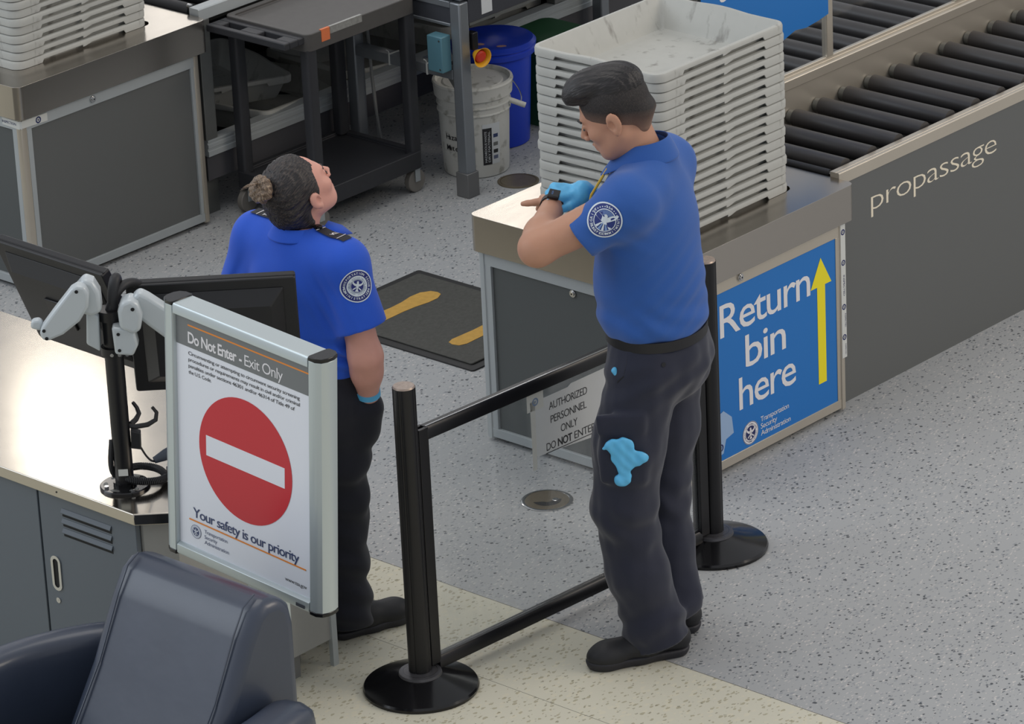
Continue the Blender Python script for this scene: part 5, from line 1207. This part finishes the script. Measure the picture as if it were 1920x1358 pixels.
arc_text(pm, 'INTEGRITY', r*.70, R(162), r*.20, pf, spacing=.72, bold=.015); arc_text(pm, 'RESPECT', r*.70, R(218), r*.20, pf, flip=True, spacing=.72, bold=.015); arc_text(pm, 'COMMITMENT', r*.70, R(290), r*.20, pf, flip=True, spacing=.76, bold=.015); arc_text(pm, 'TSA', r*.70, R(52), r*.19, pf, spacing=.72, bold=.015)
drape(pm, sh_o, (-.096, -.262, 1.485), (1, -.06, .32), (-.30, 0, 1), (-.12, -1, .14), man, 'shoulder_patch', [ct, pw_, pb])
# trousers
f = Field((-.30, -.30, .02), (.30, .28, 1.14), .005)
f.adds([ell((.052, 0, 1.0), (.142, .172, .14), Tm), ell((.115, .0, .935), (.095, .155, .11), Tm)], .05)
f.adds(chain([(.006, -.092, .93), (-.045, -.108, .72), (-.066, -.112, .52), (-.035, -.104, .30), (.010, -.088, .12), (.022, -.082, .05)], [.112, .104, .092, .089, .088, .094]), .04)
f.adds(chain([(.088, .080, .93), (.072, .088, .70), (.055, .092, .50), (.062, .080, .30), (.088, .058, .12), (.092, .055, .05)], [.106, .096, .082, .078, .076, .080]), .04)
f.add(rbox((-.070, -.196, .735), (.066, .012, .100), None, .010), .030); f.add(rbox((-.070, -.200, .825), (.072, .012, .030), None, .008), .018)
def foldp(X, Y, Z):
    wk = np.exp(-((Z-.47)/.07)**2); wa = np.exp(-((Z-.11)/.09)**2); wh = np.exp(-((Z-.93)/.06)**2)
    return (.0055*wk*np.sin(Z*56+X*42+2.0*np.sin(Y*18+X*14))+.0060*wa*np.sin(Z*48-X*30+2.2*np.sin(Y*20+Z*14))+.0040*wh*np.sin((Z-X*.5)*80)+.0040*noise3(X*13, Y*13, Z*9, 5)+.002*noise3(X*34, Y*34, Z*26, 8))
f.warp(foldp, (-.30, -.30, .02), (.30, .28, 1.14))
f.cut((0, 0, .048), (.35, 0, -1)); f.cut((.05, 0, 1.105), (0, 0, 1))
tr_o = f.build('trousers', pants_m, man)
m = MB(); n = 56; pr_ = []
for z, g in ((1.030, .0), (1.030, .004), (1.062, .004), (1.062, 0)): pr_ += [tuple(V3(.052, 0, z)+Fm*(.146+g)*math.cos(2*PI*i/n)+Lm*(.174+g)*math.sin(2*PI*i/n)) for i in range(n)]
m.add(pr_, [(k*n+i, k*n+(i+1) % n, (k+1)*n+(i+1) % n, (k+1)*n+i) for k in range(3) for i in range(n)]); m.build('belt', mat('belt_black', (22, 22, 26), .5), man, local=True)
m = MB()
for i in range(10):
    a = i/9; m.v.append((0, 0, 0)) if False else None
pp = MB(); f3 = lambda a, b: (a, b, 0)
line = lambda pts, w=.0026: [pp.add([(x0, y0-w, .0), (x1, y1-w, .0), (x1, y1+w, .0), (x0, y0+w, .0)], [(0, 1, 2, 3)]) for (x0, y0), (x1, y1) in zip(pts[:-1], pts[1:])]
line([(-.055, .075), (-.062, .03), (-.058, -.02), (-.03, -.055)]); drape(pp, tr_o, (-.045, -.24, 1.0), (1, 0, 0), (0, 0, 1), (0, -1, .05), man, 'pocket_seam', [black_pl])
pp = MB(); line([(-.05, .02), (-.02, .024), (.04, .026)]); drape(pp, tr_o, (.07, -.24, 1.015), (1, 0, 0), (0, 0, 1), (0, -1, .05), man, 'pocket_seam', [black_pl])
pp = MB(); ring(pp, 0, .0065, f3 if False else (lambda a, b, z: (a, b, z)), .001, n=14); drape(pp, tr_o, (.063, -.24, 1.0), (1, 0, 0), (0, 0, 1), (0, -1, .05), man, 'pocket_button', [black_gl])
shoe(None, (.118, -.058, 0), (-.195, -.150, 0), man); shoe(None, (.132, .045, 0), (.035, .335, 0), man)
# glove on the right hand
f = Field((-.36, -.10, 1.30), (-.05, .20, 1.56), .003)
for p, k in hand_prims(wrR, RHd, RHt, RHn, grow=.0022, **hp): f.add(p, k)
w_ = V3(*wrR); dr = nrm(V3(*elR)-w_); f.add(cap(w_-dr*.02, w_+dr*.045, .033, .037), .012)
f.warp(lambda X, Y, Z: .0010*np.sin(X*210+Z*150)*np.sin(Y*190), (-.36, -.10, 1.30), (-.05, .20, 1.56))
o = f.build('glove', nitrile, man, 1); tag(o, 'light blue disposable glove worn on the right hand')
# watch
w_ = V3(*wrL); dw = nrm(w_-V3(*elL)); wc = w_-dw*.012; zc = nrm(V3(.1, -.35, .95)-dw*np.dot(V3(.1, -.35, .95), dw)); sc2 = np.cross(dw, zc)
m = MB(); n = 40; vs = []
for hw, r_ in ((-.010, .0345), (-.010, .0375), (.010, .0375), (.010, .0345)):
    vs += [tuple(wc+dw*hw+(zc*math.cos(2*PI*i/n)+sc2*math.sin(2*PI*i/n))*r_) for i in range(n)]
m.add(vs, [(k*n+i, k*n+(i+1) % n, ((k+1) % 4)*n+(i+1) % n, ((k+1) % 4)*n+i) for k in range(4) for i in range(n)]); wb = m.build('wristwatch', black_pl, man, local=True)
m = MB(); Mw = Matrix([[sc2[i], dw[i], zc[i], (wc+zc*.041)[i]] for i in range(3)]+[[0, 0, 0, 1]]); m.box(-.017, .017, -.021, .021, -.005, .005, Mw); m.build('watch_case', black_mt, wb, bevel=.002, local=True)
m = MB(); m.box(-.014, .014, -.018, .018, .0051, .0057, Mw); m.build('watch_face', black_gl, wb, local=True)
m = MB(); text(m, '6:34', Mw @ Vector((-.002, -.009, .0061)), Mw.to_3x3() @ Vector((0, 1, 0)), Mw.to_3x3() @ Vector((-1, 0, 0)), .008, .018); m.build('watch_digits', mat('digits_blue', (90, 130, 190), .4), wb, local=True, recalc=False)
# glove hanging out of the cargo pocket, and a scrap of another in the side pocket
g = thing('disposable_glove', 'light blue disposable glove hanging out of the cargo pocket of the dark trousers', 'glove', (MO[0], MO[1], .72), rotz=ROT)
yb = surf(tr_o, -.065, .735)-.006; f = Field((-.15, yb-.04, -.12), (.05, yb+.04, .11), .0025)
gp = lambda a, z, y=yb: (a, y, z-.72)
A_ = lambda g_: np.stack([V3(math.cos(R(g_)), 0, math.sin(R(g_))), V3(0, 1, 0), V3(-math.sin(R(g_)), 0, math.cos(R(g_)))], 1)
f.adds([ell(gp(-.075, .765), (.042, .010, .030)), ell(gp(-.070, .735), (.034, .011, .040)), ell(gp(-.030, .728), (.040, .008, .020), A_(-8)), ell(gp(-.012, .722), (.020, .008, .012), A_(20)), ell(gp(-.035, .708), (.034, .009, .014), A_(28)), ell(gp(-.068, .700), (.019, .011, .034)),
        ell(gp(-.073, .655), (.025, .014, .020)), cap(gp(-.105, .775), gp(-.122, .760), .008, .007), cap(gp(-.060, .680), gp(-.050, .668), .010, .007)], .008)
f.cut(gp(-.07, .790), (-.12, 0, 1))
f.warp(lambda X, Y, Z: .0022*np.sin(X*190+Z*70)*np.sin(Z*90+1), (-.15, yb-.04, -.12), (.05, yb+.04, .11)); f.build('glove_body', nitrile, g, 1)
g = thing('disposable_glove', 'tip of a light blue disposable glove poking from the side pocket of the dark trousers', 'glove', (MO[0], MO[1], .98), rotz=ROT)
f = Field((-.11, -.30, -.05), (-.04, -.10, .05), .002); ys = surf(tr_o, -.078, .976)-.001; f.add(cap((-.084, ys, -.006), (-.072, ys, -.026), .007, .005), .004).add(cap((-.080, ys, .000), (-.076, ys, -.014), .006, .006), .006); f.build('glove_tip', nitrile, g, 1)

# ------------------------------------------------------------------ the woman
WO = (-1.93, -1.05, 0)
wom = thing('person', 'woman in bright blue uniform shirt with hair bun, hand in pocket, looking up', 'person', WO, rotz=ROT)
ph = R(50); Fw = V3(math.cos(ph), math.sin(ph), 0); Lw = V3(-math.sin(ph), math.cos(ph), 0); Tw = np.stack([Fw, Lw, V3(0, 0, 1)], 1); Cw = V3(-.068, .0, 0)
tw = lambda a, l, z: tuple(Cw+Fw*a+Lw*l+V3(0, 0, z))
sR, sL = (.062, -.112, 1.275), (-.196, .112, 1.285)
eR, wR_ = (.112, -.142, .985), (.112, -.092, .822); eL, wL_ = (-.280, .125, 1.02), (-.185, .160, .85)
HW = head_frame((-.057, .0, 1.466), 40, 33, 0, .97)
f = Field((-.40, -.24, 0), (.24, .32, 1.62), .004)
f.adds([ell(tw(0, 0, 1.15), (.115, .155, .17), Tw), ell(tw(.0, 0, .99), (.105, .135, .14), Tw), ell(tw(.0, 0, .86), (.095, .130, .11), Tw), cap(sR, sL, .05)], .04)
f.add(cap(tw(-.005, 0, 1.28), (-.052, .0, 1.41), .056, .054), .03)
wl = [((.005, -.055, .80), (.012, -.02, .45), (-.004, -.002, .09)), ((-.13, .05, .80), (-.12, .10, .45), (-.13, .13, .09))]
for ch in wl: f.adds(chain(ch, [.064, .05, .034]), .02)
f.adds([cap((-.01, -.008, .05), (.11, .06, .04), .028, .028), cap((-.14, .12, .05), (-.03, .19, .04), .028, .028)], .02)
for s_, e_, w_ in ((sR, eR, wR_), (sL, eL, wL_)):
    f.add(cap(s_, e_, .050, .048), .02); md = [e_[i]*.65+w_[i]*.35 for i in range(3)]; f.adds([cap(e_, md, .048, .044), cap(md, w_, .044, .029)], .03)
for w_, dd in ((wR_, (-.05, .25, -1)), (wL_, (.1, .1, -1))):
    for p, k in hand_prims(w_, dd, (.6, .7, 0), (-.6, .3, 0), .9, (12, 20, 15), (25, 15)): f.add(p, k)
head(f, HW, True)
f.build('body', skin_f, wom)
Hw = HW.mat4()
f = Field((-.16, -.12, -.14), (.13, .12, .19), .003)
f.add(ell((-.016, 0, .038), (.105, .087, .096)), .01)
f.adds([cap((-.075, -.025, -.01), (-.052, -.03, -.075), .044, .030), cap((-.075, .025, -.01), (-.052, .03, -.075), .044, .030), cap((-.088, 0, -.03), (-.064, 0, -.085), .034, .028)], .03)
f.cut((.066, 0, .07), (1, 0, .12), .01)
for s_ in (-1, 1): f.add(cap((.085, s_*.085, .05), (.055, s_*.092, -.04), .046, .040), .012, 's'); f.add(ell((-.002, s_*.094, -.014), (.026, .022, .036)), .006, 's'); f.add(cap((.01, s_*.09, -.05), (-.01, s_*.08, -.11), .034, .036), .008, 's')
def strands(X, Y, Z):
    a = np.arctan2(Y, (Z-.115)*.8-.5*(X+.095)); return .0016*np.sin(a*58+3*np.sin(a*7))+.0008*np.sin(a*131+X*30)
f.warp(strands, (-.16, -.12, -.14), (.13, .12, .19))
headpart(f, 'hair', hair_f, Hw, wom, 1)
f = Field((-.20, -.10, .02), (-.03, .10, .22), .003); bc = V3(-.090, -.002, .112); 
bd = nrm(V3(-.80, 0, .60)); bs = V3(0, 1, 0); bt = np.cross(bd, bs)
for k in range(9):
    a0, a1 = 2*PI*k/9, 2*PI*(k+1)/9; r_ = .024; q = lambda a, h_: bc+bd*h_+(bs*math.cos(a)*1.15+bt*math.sin(a))*r_
    f.add(cap(q(a0, .012+.006*math.sin(a0)), q(a1, .012+.006*math.sin(a1)), .0185+.002*math.sin(k*2.1), .0185), .004)
f.add(ell(bc+bd*.020, (.022, .022, .018)), .006)
f.warp(lambda X, Y, Z: .0016*np.sin((X*.6+Z)*300+Y*160+2*np.sin(Y*70)), (-.20, -.10, .02), (-.03, .10, .22))
o = headpart(f, 'hair_bun', hair_bun, Hw, wom, 1); tag(o, 'lighter brown twisted bun')
m = MB(); rr2 = .030; m.tube([bc-bd*.004+(bs*math.cos(2*PI*i/24)+bt*math.sin(2*PI*i/24))*rr2 for i in range(25)], .0075, 8); o = m.build('hair_tie', black_pl, wom, local=True); o.matrix_local = Hw
m = MB()
for k in range(7):
    r2 = random.Random(k); m.tube(bez([bc+bd*.02+bt*-.02, bc+bd*(.04+.01*k*.3)+bt*(-.03)+bs*(.004*k-.012), bc+bd*(.055+.004*k)+bt*(-.024+.003*k)+bs*(.005*k-.016)], 8), [.003-.0025*i/8 for i in range(9)], 5)
o = m.build('loose_strands', hair_bun, wom, local=True); o.matrix_local = Hw
for s_ in (-1, 1):
    m = MB(); m.tube([Vector((.098, s_*.014, .021)), Vector((.097, s_*.028, .026)), Vector((.088, s_*.044, .020))], [.002, .0025, .0015], 6); o = m.build('eyebrow', hair_f, wom, local=True); o.matrix_local = Hw
    m = MB(); m.tube([Vector((.0945, s_*.019, -.001)), Vector((.0955, s_*.031, -.005)), Vector((.0885, s_*.045, -.002))], [.0016, .0022, .0016], 6); o = m.build('eyelashes', black_pl, wom, local=True); o.matrix_local = Hw
# uniform shirt
f = Field((-.40, -.26, .84), (.24, .32, 1.40), .004)
sE = V3(.106, -.142, 1.085); f.add(cap(sR, sE, .070, .070), .03); f.add(cap(V3(*sR)*.5+sE*.5, sE+V3(.005, -.005, -.03), .064, .074), .02)
sE2 = V3(-.265, .125, 1.10); f.add(cap(sL, sE2, .070, .074), .03)
def foldw(X, Y, Z):
    w1 = np.exp(-((Z-.98)/.05)**2); w2 = np.exp(-((X-.03)**2+(Y+.10)**2+(Z-1.16)**2)/.008); w3 = np.exp(-((X+.24)**2+(Y-.05)**2+(Z-1.12)**2)/.008)
    return .0050*w1*np.sin(Z*130+X*12+1.4*np.sin(X*16+Y*9))+.0045*w2*np.sin((X*1.1+Z*.5)*150)+.004*w3*np.sin((X-Z*.4)*150)+.0024*noise3(X*18, Y*18, Z*13, 11)
dn = nrm(sE-V3(*sR)); cf = sE+dn*.005; f.add(half(cf, dn+V3(.04, .0, .04), .115), .003, 's'); f.add(cap(cf-dn*.03, cf+dn*.04, .056, .062), .003, 's')
dn2 = nrm(sE2-V3(*sL)); f.add(half(sE2+dn2*.03, dn2, .11), .003, 's'); 
f.adds([ell(tw(.005, 0, 1.17), (.140, .184, .185), Tw), ell(tw(.01, 0, 1.02), (.150, .180, .15), Tw), ell(tw(.005, 0, .93), (.148, .180, .08), Tw), cap(sR, sL, .068), cap(tw(-.01, 0, 1.315), tw(-.01, -.09, 1.29), .05), cap(tw(-.01, 0, 1.315), tw(-.01, .09, 1.29), .05)], .05)
f.warp(foldw, (-.40, -.26, .84), (.24, .32, 1.40))
f.cut((0, 0, .905), (0, 0, -1)); f.add(cap((-.066, 0, 1.31), (-.045, 0, 1.44), .060, .066), .004, 's')
ws = f.build('uniform_shirt', shirt_f, wom)
collar(wom, shirt_f, tw(-.002, 0, 1.335), Fw, Lw, .062, .088, .026, -.002, 14, .06, lean=.02, back=.006)
m = MB(); m.add([(-.005, -.062, 1.352), (.020, .000, 1.366), (.060, .012, 1.345), (.090, .000, 1.322), (.045, -.030, 1.328)], [(0, 1, 2, 3, 4)]); o = m.build('collar_point', shirt_f, wom, local=True); sd = o.modifiers.new('thickness', 'SOLIDIFY'); sd.thickness = .004
# chest pocket flap seen at the edge of the torso
m = MB(); m.add([(.055, .03, .001), (-.045, .03, .001), (-.05, -.022, .012), (.0, -.045, .018), (.058, -.026, .016)], [(0, 1, 2, 3, 4)]); o = drape(m, ws, tw(.15, -.105, 1.200), tuple(-Lw), (0, 0, 1), tuple(Fw), wom, 'pocket_flap', [shirt_f]); sd = o.modifiers.new('thickness', 'SOLIDIFY'); sd.thickness = .004
# seams of the sleeve and yoke
# epaulettes
def epaulette(c, u, lab):
    em = MB(); em.mi = 0; n = 8
    for i in range(n): em.add([(-.055+.11*i/n, -.020, .002), (-.055+.11*(i+1)/n, -.020, .002), (-.055+.11*(i+1)/n, .020, .002), (-.055+.11*i/n, .020, .002)], [(0, 1, 2, 3)])
    em.mi = 1
    for x in (-.052, .028): em.add([(x, -.020, .003), (x+.003, -.020, .003), (x+.003, .020, .003), (x, .020, .003)], [(0, 1, 2, 3)])
    vs, fs = text2d('TSA', .02); em.add([(-.006+y*.020, .016-x*.017, .0035) for x, y in vs], fs)
    drape(em, ws, c, u, (-u[1], u[0], 0), (0, 0, 1), wom, 'epaulette', [mat('epaulette_black', (20, 20, 30), .6), sign_white], push=.10, lift=.003)
    m = MB(); cc = Vector(c)-Vector(u)*.062
    me = ws.data; bv = BVHTree.FromPolygons([p.co for p in me.vertices], [tuple(p.vertices) for p in me.polygons]); h_ = bv.ray_cast(Vector((cc.x, cc.y, 1.5)), Vector((0, 0, -1)))
    z = h_[0].z if h_[0] is not None else 1.34
    m.lathe([(.014, 0), (.014, .006), (.009, .009), (0, .0095)], (cc.x, cc.y, z), n=20); m.build('epaulette_button', black_gl, wom, local=True)
uR = nrm(V3(*sR)-V3(*sL)); epaulette(tuple(Cw+uR*.142+V3(0, 0, 1.33)), tuple(uR), 'r'); epaulette(tuple(Cw-uR*.122+V3(0, 0, 1.33)), tuple(-uR), 'l')
# agency patch on the sleeve
pm = MB(); r = .050; pm.mi = 0; ring(pm, 0, r, pf, .0002, rings=8); pm.mi = 1; ring(pm, r*.93, r*1.0, pf, .0008, rings=1); ring(pm, r*.0, r*.64, pf, .0006, rings=5)
pm.mi = 2; ring(pm, r*.40, r*.44, pf, .0010, rings=1); pm.mi = 0; ring(pm, 0, r*.38, pf, .0009, rings=3)
pm.mi = 1; eagle(pm, r*.62, pf, .0014)
arc_text(pm, 'TRANSPORTATION SECURITY', r*.71, PI/2, r*.19, pf, spacing=.72, bold=.02); arc_text(pm, 'ADMINISTRATION', r*.70, -PI/2, r*.19, pf, flip=True, spacing=.74, bold=.02)
pm.mi = 2; arc_text(pm, 'U.S. DEPARTMENT OF', r*.47, PI/2, r*.13, pf, spacing=.8, z=.0012); arc_text(pm, 'HOMELAND SECURITY', r*.46, -PI/2, r*.13, pf, flip=True, spacing=.8, z=.0012)
drape(pm, ws, (.106, -.20, 1.232), (.93, .36, -.25), (.15, .05, 1), (.35, -1, .22), wom, 'shoulder_patch', [mat('patch_deep', (26, 36, 112), .7), pw_, mat('patch_grey', (120, 134, 160), .7)])
# trousers
f = Field((-.34, -.24, .02), (.24, .34, 1.0), .005)
f.adds([ell(tw(-.01, 0, .86), (.142, .176, .12), Tw), ell(tw(-.025, 0, .80), (.11, .160, .10), Tw), ell(tw(.0, 0, .92), (.140, .170, .06), Tw)], .05)
f.adds(chain([(.000, -.052, .80), (.006, -.035, .62), (.006, -.020, .45), (-.006, -.012, .28), (-.002, -.004, .12), (.0, .0, .05)], [.108, .092, .078, .076, .074, .078]), .04)
f.adds(chain([(-.135, .055, .80), (-.13, .08, .62), (-.125, .10, .45), (-.13, .12, .12), (-.13, .12, .05)], [.108, .09, .078, .074, .078]), .04)
f.add(cap((.110, -.085, .80), (.085, -.055, .70), .046, .050), .03)
f.warp(lambda X, Y, Z: .0055*np.sin(Z*58+X*20+1.7*np.sin(Y*22+Z*9))*np.clip((.78-Z)*4, 0, 1)+.004*noise3(X*16, Y*16, Z*11, 21), (-.34, -.24, .02), (.24, .34, 1.0))
f.cut((0, 0, .045), (0, 0, -1)); f.cut((0, 0, .96), (0, 0, 1)); 
f.build('trousers', pants_f, wom)
shoe(None, (-.045, -.030, 0), (.185, .104, 0), wom, w=.044); shoe(None, (-.17, .09, 0), (.03, .235, 0), wom, w=.044)
m = MB(); a_, d_ = V3(*wR_), nrm(V3(*wR_)-V3(*eR)); m.tube([a_-d_*.040, a_-d_*.022], .037, 24); m.build('glove_cuff', nitrile, wom, local=True)
